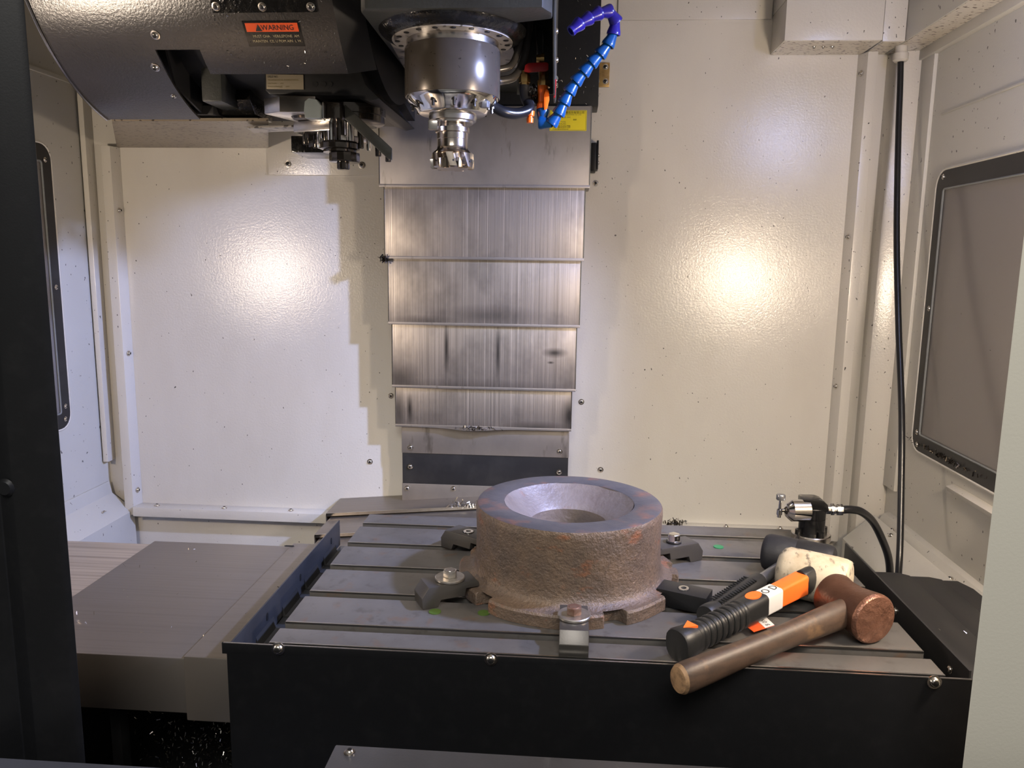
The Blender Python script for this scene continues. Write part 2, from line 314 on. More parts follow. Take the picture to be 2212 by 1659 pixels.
t14b = struct('trim_15', G().box(XL, XL+0.006, -0.2, 0.95, 0.895, 0.905), 'cream_side', 0.001, label='crease across the left wall above the window')
# sloping ledges at the foot of the side walls
le = struct('trim_16', G().prism([(-0.856, -0.118), (-0.851, -0.118), (-0.845, -0.150), (-0.787, -0.196), (-0.785, -0.262), (-0.785, -0.32), (-0.856, -0.32)], 'y', -0.2, 0.985), 'cream_side', 0.001, label='sloping ledge at the foot of the left wall')
re_ = struct('trim_17', G().prism([(1.166, -0.110), (1.150, -0.112), (1.140, -0.128), (1.128, -0.118), (1.111, -0.131), (1.058, -0.180), (1.058, -0.32), (1.166, -0.32)], 'y', -0.2, 0.925), 'cream_side', 0.001, label='sloping ledge at the foot of the right wall')
for p in ((-0.812, 0.89, -0.174), (-0.812, 0.55, -0.174)): inst('screw', SCREW, p, le, (0, R(-35), 0))
for p in ((1.133, 0.83, -0.124), (1.133, 0.55, -0.124), (1.12, 0.80, -0.126)): inst('screw', SCREW, p, re_, (0, R(-30), 0))
for x, z in ((0.447, 0.936), (-0.082, 0.133), (0.41, 0.13), (-0.14, -0.045), (0.464, -0.047), (0.424, 0.876), (0.430, 0.672)): inst('screw', SCREW, (x, 1.0, z), wall_back, FWD)
for x, z in ((-0.334, 0.713), (-0.147, 0.711)): inst('screw', SCREW, (x, 0.994, z), t7, FWD, 1.15)
for z in (0.596, 0.23, -0.14): inst('screw', SCREW, (-0.7735, 0.985, z), t1, RGT)
for z in (0.922, 0.55, 0.188): inst('screw', SCREW, (1.0335, 0.985, z), t3, LFT)
for x in (-0.718, -0.532, -0.35, 0.786, 0.921): inst('screw', SCREW, (x, 0.978, -0.180), wall_back)
for x in (0.905, 0.925, 0.945): inst('screw', SCREW, (x, 0.925, 0.9662), t9, (R(180), 0, 0), 0.8)
gb = obj('hinge_plate', G().box(0.412, 0.455, 0.992, 1.0, 0.895, 0.95), 'brass', wall_back, 0.002)
for x, z in ((0.445, 0.94), (0.425, 0.907), (0.446, 0.907)): inst('screw', SCREW, (x, 0.992, z), wall_back, FWD, 0.9)

# ---- side windows: rounded frame proud of the wall, recessed pane, light rim
def rrect(y0, y1, z0, z1, r, n=6):
    p = []
    for cy, cz, a in ((y1-r, z1-r, 0), (y0+r, z1-r, 90), (y0+r, z0+r, 180), (y1-r, z0+r, 270)):
        for i in range(n+1): t = R(a+90*i/n); p.append((cy+r*math.cos(t), cz+r*math.sin(t)))
    return p
def window(name, x, s, y0, y1, z0, z1, label):
    """s = +1: interior lies towards +x"""
    w = struct(name, G(), 'black_sheet', label=label)
    outer = rrect(y0, y1, z0, z1, 0.038); inner = rrect(y0+0.045, y1-0.036, z0+0.040, z1-0.042, 0.006)
    n = len(outer); xa, xb = x-s*0.004, x+s*0.006; g = G()
    g.add([(xb, *p) for p in outer]+[(xb, *p) for p in inner]+[(xa, *p) for p in outer]+[(xa, *p) for p in inner],
          [(i, (i+1) % n, n+(i+1) % n, n+i) for i in range(n)]+[(i, 2*n+i, 2*n+(i+1) % n, (i+1) % n) for i in range(n)]+[(n+i, n+(i+1) % n, 3*n+(i+1) % n, 3*n+i) for i in range(n)])
    obj('window_frame', g, 'black_sheet', w)
    obj('pane', G().prism(rrect(y0+0.03, y1-0.03, z0+0.03, z1-0.03, 0.03), 'x', x+s*0.0005, x+s*0.003), 'pane_tint', w)
    obj('rim', G().tube([(x+s*0.004, *p) for p in outer+outer[:1]], 0.0035, 6), 'cream_paint', w)
    obj('seal', G().tube([(x+s*0.006, *p) for p in inner+inner[:1]], 0.0022, 6), 'seal_grey', w)
    return w
w1 = window('window_1', XR, -1, -0.15, 0.836, 0.072, 0.688, 'tinted side window with black frame in the right wall')
for y, z in ((0.806, 0.672), (0.812, 0.392), (0.812, 0.115), (0.806, 0.088)): inst('screw', SCREW, (XR-0.006, y, z), w1, LFT, 0.8)
g = G().prism([(1.150, 0.040), (1.166, 0.046), (1.166, 0.036), (1.154, 0.030)], 'y', 0.42, 0.64)
obj('drip_lip', g, 'cream_paint', w1, 0.001)
w2 = window('window_2', XL, 1, -0.15, 0.845, 0.062, 0.738, 'side window with black frame in the left wall')
for y, z in ((0.822, 0.700), (0.826, 0.406), (0.826, 0.117), (0.822, 0.086)): inst('screw', SCREW, (XL+0.006, y, z), w2, RGT, 0.8)

obj('rusty_slot', G().prism([(0.70, 0.846), (0.795, 0.838), (0.80, 0.826), (0.70, 0.832)], 'x', XL+0.0004, XL+0.0014), 'rust_iron', wall_left)
# ---- front of the enclosure: black pillar, door, sill
pl = struct('trim_18', G().prism([(-0.46, -0.21), (-0.262, -0.226), (-0.226, -0.205), (-0.205, -0.214), (-0.168, -0.202), (-0.160, -0.198), (-0.205, -0.15), (-0.46, -0.15)], 'z', -0.34, 1.4), 'black_paint', 0.002, label='black door pillar at the left front')
obj('cap', G().lathe([(0, 0.010), (0.003, 0.010), (0.006, 0.007)], (-0.213, -0.2105, 0.243), (0, -1, 0), 16), 'black_paint', pl)
fw_l = struct('wall_front', G().box(-0.9, -0.46, -0.22, -0.15, -0.34, 1.4), 'black_paint', label='front panel left of the door opening')
lintel = struct('wall_front_top', G().box(-0.9, 1.3, -0.22, -0.15, 1.0, 1.4), 'cream_door', label='unseen front panel above the door opening, holding light off the upper wall')  # out of view, added to keep the high workshop light off the upper wall
roof = struct('ceiling', G().box(-0.9, 1.25, -0.22, 1.02, 1.4, 1.42), 'cream_side', label='unseen roof panel of the machine enclosure, holding off ambient light')  # out of view, added to cut the ambient light on the upper walls
door = struct('door_1', G().prism([(0.787, -0.200), (1.3, -0.200), (1.3, -0.165), (0.83, -0.165)], 'z', -0.34, 1.4), 'cream_door', 0.002, label='cream door edge at the right front')
sill = struct('trim_19', G().prism([(-0.238, -0.34), (-0.70, -0.34), (-0.70, -0.075), (-0.243, -0.048), (-0.238, -0.053)], 'x', -0.9, 1.2), 'sill_grey', 0.002, label='grey steel sill at the bottom front')
rs = struct('trim_20', G().prism([(0.128, -0.052), (0.142, -0.0115), (1.0, -0.0115), (1.0, -0.052)], 'y', -0.40, -0.240), 'sill_grey', 0.0015, label='raised steel plate on the front sill')
inst('screw', SCREW, (0.160, -0.252, -0.0115), rs, (0, 0, 0), 0.8)

# ================================================================== TABLE
tb = thing('machine_table', 'grey cast iron machine table with long T-slots', 'machine table', (0.417, 0.197, -0.11))
obj('table_body', G().box(0.0, 0.834, -0.056, 0.452, -0.10, -0.028), 'table_iron', tb, 0.001)
strips = [(-0.058, -0.018)]+[(0.1*i, 0.1*i+0.082) for i in range(4)]+[(0.4, 0.452)]
for y0, y1 in strips:
    obj('table_strip', G().prism([(y0, 0), (y1, 0), (y1, -0.016), (y1-0.010 if y1 < 0.45 else y1, -0.016), (y1-0.010 if y1 < 0.45 else y1, -0.030), (y0+(0.010 if y0 >= 0 else 0), -0.030), (y0+(0.010 if y0 >= 0 else 0), -0.016), (y0, -0.016)], 'x', 0.0, 0.834), 'table_iron', tb, 0.0011, 2)
    obj('worn_edge', G().box(0.001, 0.8335, y0-0.0003, y0+0.0022, -0.0022, 0.0003), 'bare_edge', tb)
for i, (x, y) in enumerate(((0.196, 0.049), (0.264, 0.052), (0.640, 0.346))):
    obj('plug', G().lathe([(0, 0.0085), (0.0012, 0.0085)], (x, y, 0.0), (0, 0, 1), 20), 'green_plug' if i == 2 else 'olive_plug', tb)
# saddle underneath
tag(obj('saddle', G().box(0.02, 0.80, 0.0, 0.40, -0.3155, -0.101), 'pit_black', None, 0.004), 'black saddle casting under the machine table', 'saddle')

fg = thing('front_guard', 'wide black sheet guard screwed along the front of the table', 'guard', (0.4, -0.0645, -0.30))
obj('sheet', G().prism([(-0.058, 0.001), (0.862, 0.001), (0.862, -0.30), (-0.052, -0.30), (-0.052, -0.014), (-0.058, -0.014)], 'y', -0.0662, -0.0632), 'black_paint', fg, 0.0006)
obj('worn_edge', G().box(-0.056, 0.860, -0.0664, -0.0640, 0.0004, 0.0013), 'bare_edge', fg)
for x, z in ((0.016, -0.003), (0.286, -0.003), (0.817, -0.004)): inst('screw', SCREW, (x, -0.0662, z), fg, FWD, 1.15)

lg = thing('end_guard', 'blue-black sheet guard standing at the left end of the table', 'guard', (-0.05, 0.18, -0.05))
obj('sheet', G().box(-0.0515, -0.0490, -0.058, 0.420, -0.052, -0.003), 'blue_black', lg, 0.0006)
obj('foot', G().box(-0.049, 0.0, -0.058, 0.418, -0.056, -0.053), 'blue_black', lg, 0.0005)
for i in range(5):
    y = 0.1*i-0.018+0.002
    if y < 0.43: obj('rib', G().prism([(-0.049, -0.053), (-0.049, -0.034), (-0.044, -0.050), (-0.006, -0.053)], 'y', max(y-0.066, -0.05), y), 'black_sheet', lg, 0.001)
for y in (0.06, 0.20, 0.365): obj('slot', G().prism(rrect(y-0.003, y+0.003, -0.030, -0.018, 0.0029), 'x', -0.0489, -0.0484), 'dark_hole', lg)

rg = thing('end_guard', 'black angle guard standing at the right end of the table', 'guard', (0.86, 0.15, -0.05))
obj('sheet', G().box(0.858, 0.861, -0.062, 0.363, -0.060, 0.010), 'black_sheet', rg, 0.0006)
obj('edge_lip', G().box(0.834, 0.858, -0.060, 0.360, -0.035, -0.032), 'black_sheet', rg, 0.0005)
for y in (-0.02, 0.145, 0.325): inst('screw', SCREW, (0.858, y, -0.012), rg, LFT, 0.75)

tag(obj('floor_dark_sheet', G().prism([(-0.60, -0.16), (1.0, -0.16), (1.0, 0.36), (-0.60, 0.36)], 'z', -0.3195, -0.316), 'pit_black', None, 0.001), 'black sheet added to darken the floor under the table', 'tray')  # black sheet added only to make the front of the floor dark
# ---- telescopic covers either side and behind
lc = thing('way_cover', 'brushed steel telescopic way cover left of the table', 'way cover', (-0.35, 0.18, -0.14))
obj('cover_panel', G().box(-0.129, -0.054, -0.030, 0.392, -0.134, -0.041), 'cover_steel', lc, 0.0022)
obj('cover_panel', G().box(-0.396, -0.126, -0.026, 0.388, -0.126, -0.046), 'cover_steel', lc, 0.0022)
obj('cover_panel', G().box(-0.78, -0.392, -0.022, 0.384, -0.120, -0.051), 'cover_worn', lc, 0.0022)
obj('slot', G().prism([(-0.141, 0.375), (-0.138, 0.378), (-0.124, 0.378), (-0.122, 0.375), (-0.124, 0.372), (-0.138, 0.372)], 'z', -0.0409, -0.0404), 'dark_hole', lc)
tag(obj('guide_rail', G().box(-0.80, -0.03, 0.24, 0.34, -0.3155, -0.136), 'pit_black', None, 0.004), 'black bed casting under the left way cover', 'casting')
tag(obj('support_post', G().box(-0.262, -0.247, 0.008, 0.028, -0.3155, -0.128), 'black_sheet', None, 0.001), 'thin dark upright under the left way cover', 'post')
rc = thing('way_cover', 'black stepped way cover right of the table', 'way cover', (0.97, 0.15, -0.12))
obj('cover_panel', G().prism([(0.863, -0.058), (0.863, 0.371), (0.955, 0.371), (0.970, 0.360), (0.970, -0.058)], 'z', -0.12, -0.043), 'black_sheet', rc, 0.001)
obj('cover_panel', G().prism([(0.969, -0.054), (0.969, 0.361), (1.003, 0.361), (1.020, 0.352), (1.020, -0.054)], 'z', -0.118, -0.0445), 'black_sheet', rc, 0.001)
obj('cover_panel', G().prism([(1.019, -0.050), (1.019, 0.352), (1.046, 0.352), (1.057, 0.320), (1.057, -0.050)], 'z', -0.116, -0.046), 'black_sheet', rc, 0.001)

yc = thing('way_cover', 'sloping steel telescopic way cover between table and column', 'way cover', (CX, 0.75, -0.2))
def chevron(w, ze, zr, t): return [(CX-w, ze), (CX, zr), (CX+w, ze), (CX+w, ze-t), (CX, zr-t), (CX-w, ze-t)]
for k, (y0, y1) in enumerate(((0.874, 0.999), (0.753, 0.885), (0.60, 0.765), (0.44, 0.612))):
    w = 0.385-0.010*k; d = 0.011*k
    obj('cover_panel', G().prism(chevron(w, -0.148-d, -0.114-d, 0.009), 'y', y0, y1), 'cover_steel', yc, 0.0012)
    obj('front_lip', G().prism(chevron(w-0.001, -0.1478-d, -0.1138-d, 0.007), 'y', y0-0.0022, y0-0.0002), 'satin_steel', yc)
    for s in (-1, 1): obj('skirt', G().box(CX+s*w-0.001, CX+s*w+0.001, y0+0.002, y1, -0.30, -0.152-d), 'cover_steel', yc)

# ================================================================== COLUMN WAY COVER
zc = thing('column_cover', 'steel telescopic way cover hanging down the column', 'way cover', (CX, 0.96, -0.115))
zcov = [(-0.081, 0.413, 0.898, 0.652, 0.834, 'way_steel_plain'), (-0.073, 0.404, 0.910, 0.485, 0.66, 'way_steel'), (-0.068, 0.399, 0.920, 0.326, 0.49, 'way_steel_b'),
        (-0.0625, 0.393, 0.930, 0.168, 0.33, 'way_steel_c'), (-0.0575, 0.385, 0.940, 0.066, 0.172, 'way_steel_d')]
for i, (x0, x1, y, z0, z1, m) in enumerate(zcov):
    p = obj('cover_panel', G().box(x0, x1, y, 0.9985, z0, z1), m, zc, 0.0022)
    obj('hem', G().box(x0-0.0005, x1+0.0005, y-0.0018, y+0.002, z0-0.001, z0+0.0055), 'way_steel_plain', p, 0.001)
    obj('side_edge', G().box(x1-0.0015, x1+0.0006, y-0.0008, y+0.004, z0+0.006, z1-0.002), 'satin_steel', p)
    obj('side_edge', G().box(x0-0.0006, x0+0.0015, y-0.0008, y+0.004, z0+0.006, z1-0.002), 'satin_steel', p)
g = G(); n = 24
for k in range(n+1):
    u = k/n; x = 0.0+0.30*u; bul = 0.010*math.exp(-((u-0.45)/0.2)**2)
    g.v += [(x, 0.9375-bul, 0.0695), (x, 0.9375-bul, 0.0655-bul*0.4), (x, 0.945, 0.0645)]
for k in range(n): g.f += [(3*k, 3*k+1, 3*k+4, 3*k+3), (3*k+1, 3*k+2, 3*k+5, 3*k+4)]
obj('bent_hem', g, 'way_steel_plain', zc)
obj('base_plate', G().box(-0.045, 0.381, 0.952, 0.999, -0.006, 0.075), 'way_steel_plain', zc, 0.001)
obj('black_plate', G().box(-0.044, 0.380, 0.954, 0.999, -0.086, -0.0065), 'black_sheet', zc, 0.001)
obj('base_plate', G().box(-0.045, 0.381, 0.952, 0.999, -0.150, -0.0865), 'way_steel_plain', zc, 0.001)
for x, z in ((-0.022, 0.009), (0.358, 0.010), (-0.023, -0.041), (0.358, -0.043), (-0.031, -0.099), (0.089, -0.096), (0.22, -0.096)): inst('screw', SCREW, (x, 0.952, z), zc, FWD, 0.95)
# yellow sticker with its lettering
st = obj('sticker', G().prism([(0.318, 0.779), (0.402, 0.779), (0.402, 0.824), (0.318, 0.824)], 'y', 0.8970, 0.8978), 'label_yellow', zc)
fr = G()
for a in ((0.3195, 0.4005, 0.8222, 0.8228), (0.3195, 0.4005, 0.7802, 0.7808), (0.3195, 0.3201, 0.7802, 0.8228), (0.3999, 0.4005, 0.7802, 0.8228)): fr.box(a[0], a[1], 0.8967, 0.8971, a[2], a[3])
obj('print_border', fr, 'ink_faded', st)
for s, sz, x, z, m in (('工業股份有限公司', 0.0062, 0.372, 0.8185, 'ink'), ('INDUSTRIAL CO., LTD.', 0.0036, 0.372, 0.8140, 'ink_faded'), ('品名 CNC', 0.0044, 0.356, 0.8085, 'ink_faded'), ('型號', 0.004, 0.375, 0.8030, 'ink'), ('MODEL', 0.0036, 0.349, 0.7985, 'ink_faded'), ('SERIAL NO.', 0.0038, 0.346, 0.7940, 'ink'),
                       ('TEL: 886-4-2375-9988', 0.0042, 0.346, 0.7895, 'ink'), ('FAX: 886-4-2377-1327', 0.0042, 0.346, 0.7862, 'ink'), ('E-mail: @ms14.hinet.net', 0.0036, 0.343, 0.7826, 'ink')):
    text('lettering', s, sz, m, (x, 0.8966, z), FWD, st)
sw = thing('limit_switch', 'small black limit switch box on the wall right of the column cover', 'switch', (0.425, 0.97, 0.695))
obj('body', G().box(0.4145, 0.428, 0.945, 0.9995, 0.695, 0.760), 'black_paint', sw, 0.003)
obj('mounting_plate', G().box(0.4285, 0.433, 0.95, 0.9995, 0.700, 0.766), 'black_paint', sw, 0.001)
for z in (0.733, 0.716): inst('screw', SCREW, (0.433, 0.965, z), sw, RGT, 0.75)

# ================================================================== SPINDLE HEAD
SX, SY = CX, 0.43
hd = thing('spindle_head', 'dark cast spindle head with grey spindle housing above the table', 'spindle head', (SX, SY, 0.735))
obj('slide_plate', G().box(-0.125, 0.428, 0.916, 0.9985, 0.8365, 1.35), 'black_paint', hd, 0.002)
obj('casting', G().prism([(0.045, 0.30), (0.320, 0.30), (0.334, 0.33), (0.334, 0.36), (0.262, 0.385), (0.258, 0.70), (0.28, 0.915), (0.05, 0.915), (0.026, 0.68), (0.034, 0.32)], 'z', 0.866, 1.35), 'casting_grey', hd, 0.004)
obj('casting_foot', G().prism([(0.052, 0.385), (0.26, 0.385), (0.26, 0.66), (0.05, 0.68), (0.030, 0.67)], 'z', 0.862, 0.8655), 'casting_under', hd, 0.0006)
obj('collar', G().lathe([(0, 0.126), (0.005, 0.1235), (0.010, 0.118), (0.0145, 0.110), (0.017, 0.103)], (SX, SY, 0.868), (0, 0, -1), 48), 'oily_black', hd)
cf = obj('collar_face', G().lathe([(0, 0.1025), (0.0015, 0.1020)], (SX, SY, 0.8508), (0, 0, -1), 48), 'casting_under', hd)
hole = make_mesh('bolt_hole', G().lathe([(0, 0.0045), (0.0012, 0.0045)], (0, 0, 0), (0, 0, -1), 10), 'dark_hole')
for i in range(20):
    a = 2*math.pi*(i+0.5)/20; inst('bolt_hole', hole, (SX+0.0935*math.cos(a), SY+0.0935*math.sin(a), 0.8494), hd)
obj('chrome_ring', G().lathe([(0, 0.0785), (0.012, 0.0785)], (SX, SY, 0.8495), (0, 0, -1), 48), 'satin_steel', hd)
obj('spindle_housing', G().lathe([(0, 0.0805), (0.002, 0.0815), (0.078, 0.0815), (0.0795, 0.0805)], (SX, SY, 0.8372), (0, 0, -1), 64), 'spindle_grey', hd)
nr = obj('nose_ring', G().lathe([(0, 0.079), (0.006, 0.0765), (0.018, 0.062), (0.024, 0.059), (0.026, 0.056)], (SX, SY, 0.7577), (0, 0, -1), 64), 'chrome', hd)
noz = make_mesh('nozzle', G().lathe([(0, 0.0045), (0.005, 0.0045), (0.005, 0.0028), (0.013, 0.0026)], (0, 0, 0), (0, 0, -1), 10), 'dark_chrome')
for i in range(12):
    a = 2*math.pi*(i+0.35)/12; inst('nozzle', noz, (SX+0.068*math.cos(a), SY+0.068*math.sin(a), 0.7490), hd, (0, 0, 0), 1.0)
obj('spindle_nose', G().lathe([(0, 0.041), (0.004, 0.0415), (0.012, 0.0405), (0.013, 0.036), (0.016, 0.0355)], (SX, SY, 0.7325), (0, 0, -1), 48), 'satin_steel', hd)
obj('drive_key', G().box(SX-0.036, SX-0.020, SY-0.038, SY-0.024, 0.702, 0.7165), 'satin_steel', hd, 0.001)
obj('hex_plug', G().lathe([(0, 0.008), (0.011, 0.008)], (SX+0.060, SY-0.034, 0.748), (0, 0, -1), 6), 'tube_steel', hd, 0.0008)
# tool in the spindle
tl = thing('face_mill', 'indexable face mill in its chrome holder, hanging from the spindle', 'milling cutter', (SX, SY, 0.640))
obj('holder', G().lathe([(0, 0.026), (0.002, 0.0290), (0.011, 0.0290), (0.0125, 0.0225), (0.018, 0.0225), (0.0195, 0.0298), (0.027, 0.0298), (0.028, 0.0270), (0.038, 0.0270), (0.0385, 0.0262), (0.050, 0.0262), (0.055, 0.0275), (0.0595, 0.0315), (0.0615, 0.0335)], (SX, SY, 0.7285), (0, 0, -1), 48), 'mill_steel', tl)
g = G(); nt_ = 7; prof = [(0.6705, 0.0310), (0.6660, 0.0365), (0.6430, 0.0380), (0.6405, 0.0360)]
g2 = G(); seg = nt_*8; vs = []
for z, r in prof:
    for i in range(seg):
        ph = (i % 8)/8; tw = (0.6705-z)*9
        rr = r if ph < 0.5 else r*(0.74 if ph < 0.9 else 0.84)
        a = 2*math.pi*i/seg+tw; vs.append((SX+rr*math.cos(a), SY+rr*math.sin(a), z))
fs = []
for k in range(len(prof)-1):
    for i in range(seg): fs.append((k*seg+i, k*seg+(i+1) % seg, (k+1)*seg+(i+1) % seg, (k+1)*seg+i))
fs += [tuple(range(seg)), tuple(reversed(range(3*seg, 4*seg)))]
g2.add(vs, fs); obj('cutter_body', g2, 'mill_steel', tl)
ins = make_mesh('insert', G().box(-0.0015, 0.0015, -0.0015, 0.009, -0.0085, 0.0075), 'satin_steel', 0.0008)
scr = make_mesh('insert_screw', G().lathe([(0, 0.0018), (0.0006, 0.0016)], (0, 0, 0), (1, 0, 0), 8), 'dark_hole')
for i in range(nt_):
    a = 2*math.pi*(i+0.56)/nt_+0.16
    o = inst('insert', ins, (SX+0.0368*math.cos(a), SY+0.0368*math.sin(a), 0.6490), tl, (R(12), 0, a+R(90)))
    a2 = 2*math.pi*(i+0.3)/nt_+0.14
    inst('insert_screw', scr, (SX+0.0374*math.cos(a2), SY+0.0374*math.sin(a2), 0.652), tl, (0, 0, a2))

# ---- right-hand side of the head: bracket, hoses, valves
br = thing('valve_bracket', 'oily grey bracket plate on the right side of the spindle head', 'bracket', (0.332, 0.5, 0.77))
obj('plate', G().prism([(0.362, 1.30), (0.60, 1.30), (0.60, 0.79), (0.54, 0.772), (0.47, 0.775), (0.362, 0.868)], 'x', 0.3345, 0.338), 'casting_grey', br, 0.001)
obj('block', G().box(0.276, 0.312, 0.545, 0.60, 0.802, 0.90), 'casting_grey', br, 0.003)
obj('rod', G().tube([(0.300, 0.512, 0.90), (0.310, 0.512, 0.80)], 0.0022, 8), 'satin_steel', br)
obj('rear_plate', G().box(0.262, 0.334, 0.602, 0.606, 0.80, 1.30), 'casting_grey', br, 0.001)
for y, z in ((0.50, 0.838), (0.50, 0.795), (0.44, 0.87)): inst('screw', SCREW, (0.338, y, z), br, RGT, 0.9)
h1 = tag(obj('coolant_pipe', G().tube(smooth_path([(0.278, 0.51, 0.96), (0.277, 0.50, 0.90), (0.274, 0.495, 0.868), (0.266, 0.49, 0.838), (0.256, 0.48, 0.822), (0.236, 0.47, 0.815)]), 0.0062, 12), 'hose_grey'), 'dark curved pipe, upper of two beside the spindle housing', 'pipe')
h2 = tag(obj('coolant_pipe', G().tube(smooth_path([(0.290, 0.53, 0.96), (0.287, 0.52, 0.90), (0.284, 0.51, 0.860), (0.276, 0.505, 0.828), (0.262, 0.49, 0.806), (0.238, 0.475, 0.797)]), 0.0075, 12), 'hose_grey'), 'thicker dark curved pipe, lower of two beside the spindle housing', 'pipe')
h3 = thing('air_hose', 'black hose bending from a brass fitting under the spindle nose', 'hose', (0.28, 0.5, 0.745))
obj('hose', G().tube(smooth_path([(0.232, 0.455, 0.749), (0.250, 0.46, 0.742), (0.272, 0.475, 0.742), (0.292, 0.49, 0.752), (0.289, 0.498, 0.766)]), 0.0095, 14), 'hose_black', h3)
obj('elbow', G().tube(smooth_path([(0.298, 0.497, 0.757), (0.287, 0.499, 0.768), (0.2825, 0.50, 0.783), (0.2825, 0.50, 0.795)]), 0.0092, 14), 'rubber_black', h3)
obj('brass_fitting', G().lathe([(0, 0.0085), (0.004, 0.0085), (0.004, 0.0105), (0.018, 0.0105), (0.018, 0.0075), (0.024, 0.0075)], (0.2825, 0.50, 0.795), (0, 0, 1), 6), 'brass', h3, 0.0006)
v1 = thing('ball_valve', 'ball valve with flat red handle beside the spindle housing', 'valve', (0.31, 0.5, 0.80))
obj('handle', G().prism([(0.282, 0.815), (0.284, 0.826), (0.290, 0.8295), (0.322, 0.8305), (0.3255, 0.828), (0.3255, 0.818), (0.321, 0.8155), (0.29, 0.8135)], 'y', 0.484, 0.488), 'red_plastic', v1, 0.0012)
obj('valve_body', G().lathe([(0, 0.009), (0.008, 0.009), (0.008, 0.012), (0.020, 0.012), (0.020, 0.009), (0.050, 0.009)], (0.3165, 0.505, 0.784), (0, 0, 1), 10), 'brass', v1, 0.0006)
obj('stem', G().lathe([(0, 0.003), (0.010, 0.003)], (0.287, 0.498, 0.822), (0, -1, 0), 8), 'dark_chrome', v1)
obj('nut', G().lathe([(0, 0.007), (0.008, 0.007), (0.008, 0.009), (0.014, 0.009)], (0.303, 0.505, 0.842), (1, 0, 0), 8), 'brass', v1)
v2 = thing('ball_valve', 'small valve with thin upright red handle near the blue hose', 'valve', (0.338, 0.5, 0.77))
obj('handle', G().prism([(0.3355, 0.771), (0.3385, 0.7715), (0.3400, 0.802), (0.3375, 0.803), (0.3365, 0.80)], 'y', 0.486, 0.496), 'red_plastic', v2, 0.0008)
obj('lever', G().tube([(0.3385, 0.492, 0.802), (0.3365, 0.492, 0.84), (0.3345, 0.492, 0.88)], 0.0018, 6), 'satin_steel', v2)
obj('stem', G().lathe([(0, 0.005), (0.006, 0.005), (0.006, 0.003), (0.012, 0.003)], (0.3380, 0.502, 0.806), (0, -1, 0), 8), 'chrome', v2)

# ---- segmented coolant hose with orange valves
lh = thing('coolant_hose', 'blue segmented coolant hose curling up from an orange valve', 'hose', (0.316, 0.5, 0.73))
obj('valve_body', G().lathe([(0, 0.0105), (0.012, 0.0105), (0.016, 0.0085), (0.030, 0.0085), (0.036, 0.0095), (0.044, 0.0090)], (0.3155, 0.5, 0.750), (0, 0, 1), 14), 'orange_plastic', lh, 0.0006)
obj('valve_knob', G().prism([(0.319, 0.750), (0.324, 0.752), (0.328, 0.768), (0.327, 0.783), (0.322, 0.786), (0.318, 0.775)], 'y', 0.486, 0.493), 'orange_plastic', lh, 0.0012)
ov = thing('plug_valve', 'orange plastic nozzle pointing down beside the black hose', 'nozzle', (0.294, 0.49, 0.728))
obj('tip', G().lathe([(0, 0.0058), (0.008, 0.0062), (0.009, 0.0045), (0.011, 0.0045), (0.012, 0.0075), (0.020, 0.0080), (0.022, 0.005), (0.028, 0.004)], (0.294, 0.49, 0.7285), (0, 0, 1), 12), 'orange_plastic', ov)
hp = smooth_path([(0.3165, 0.5, 0.750), (0.3150, 0.498, 0.740), (0.3155, 0.496, 0.731), (0.322, 0.494, 0.725), (0.333, 0.492, 0.728), (0.341, 0.491, 0.738), (0.349, 0.490, 0.752), (0.359, 0.489, 0.773), (0.371, 0.488, 0.794), (0.387, 0.487, 0.813),
                  (0.404, 0.486, 0.832), (0.421, 0.486, 0.849), (0.434, 0.486, 0.868), (0.440, 0.486, 0.887), (0.440, 0.484, 0.902), (0.4315, 0.480, 0.912), (0.418, 0.474, 0.911), (0.403, 0.468, 0.902), (0.386, 0.462, 0.893), (0.370, 0.456, 0.880), (0.352, 0.450, 0.862)], 8)
cum = [0]
for a, b in zip(hp, hp[1:]): cum.append(cum[-1]+(b-a).length)
def at_len(s):
    for i in range(len(cum)-1):
        if cum[i+1] >= s: t = (s-cum[i])/(cum[i+1]-cum[i]); return hp[i].lerp(hp[i+1], t)
    return hp[-1]
SEG = 0.0205; ns = int(cum[-1]/SEG)
segprof = [(-0.001, 0.0070), (0.0035, 0.0082), (0.0105, 0.0098), (0.0175, 0.0118), (0.0205, 0.0122), (0.0225, 0.0118), (0.0225, 0.0100), (0.0200, 0.0085)]
sgm = {c: make_mesh('hose_segment', G().lathe([(t, r) for t, r in segprof], (0, 0, 0), (0, 0, 1), 18, cap=False), c, fix=True) for c in ('blue_plastic', 'violet_plastic')}
for i in range(ns):
    a = at_len(i*SEG); b = at_len((i+1)*SEG); d = (b-a).normalized(); o = inst('hose_segment', sgm['blue_plastic' if i < ns*0.64 else 'violet_plastic'], b, lh)
    up = i >= 4
    o.rotation_euler = (-d).to_track_quat('Z', 'Y').to_euler()
inner = at_len(ns*SEG)
d = (at_len(ns*SEG)-at_len((ns-1)*SEG)).normalized()
obj('nozzle_mouth', G().lathe([(-0.012, 0.0060), (0.001, 0.0066), (0.001, 0.0092), (-0.004, 0.0094)], inner, d, 18, cap=False), 'violet_plastic', lh)
obj('mouth_bore', G().lathe([(-0.010, 0.0062), (-0.009, 0.0062)], inner, d, 16), 'dark_hole', lh)

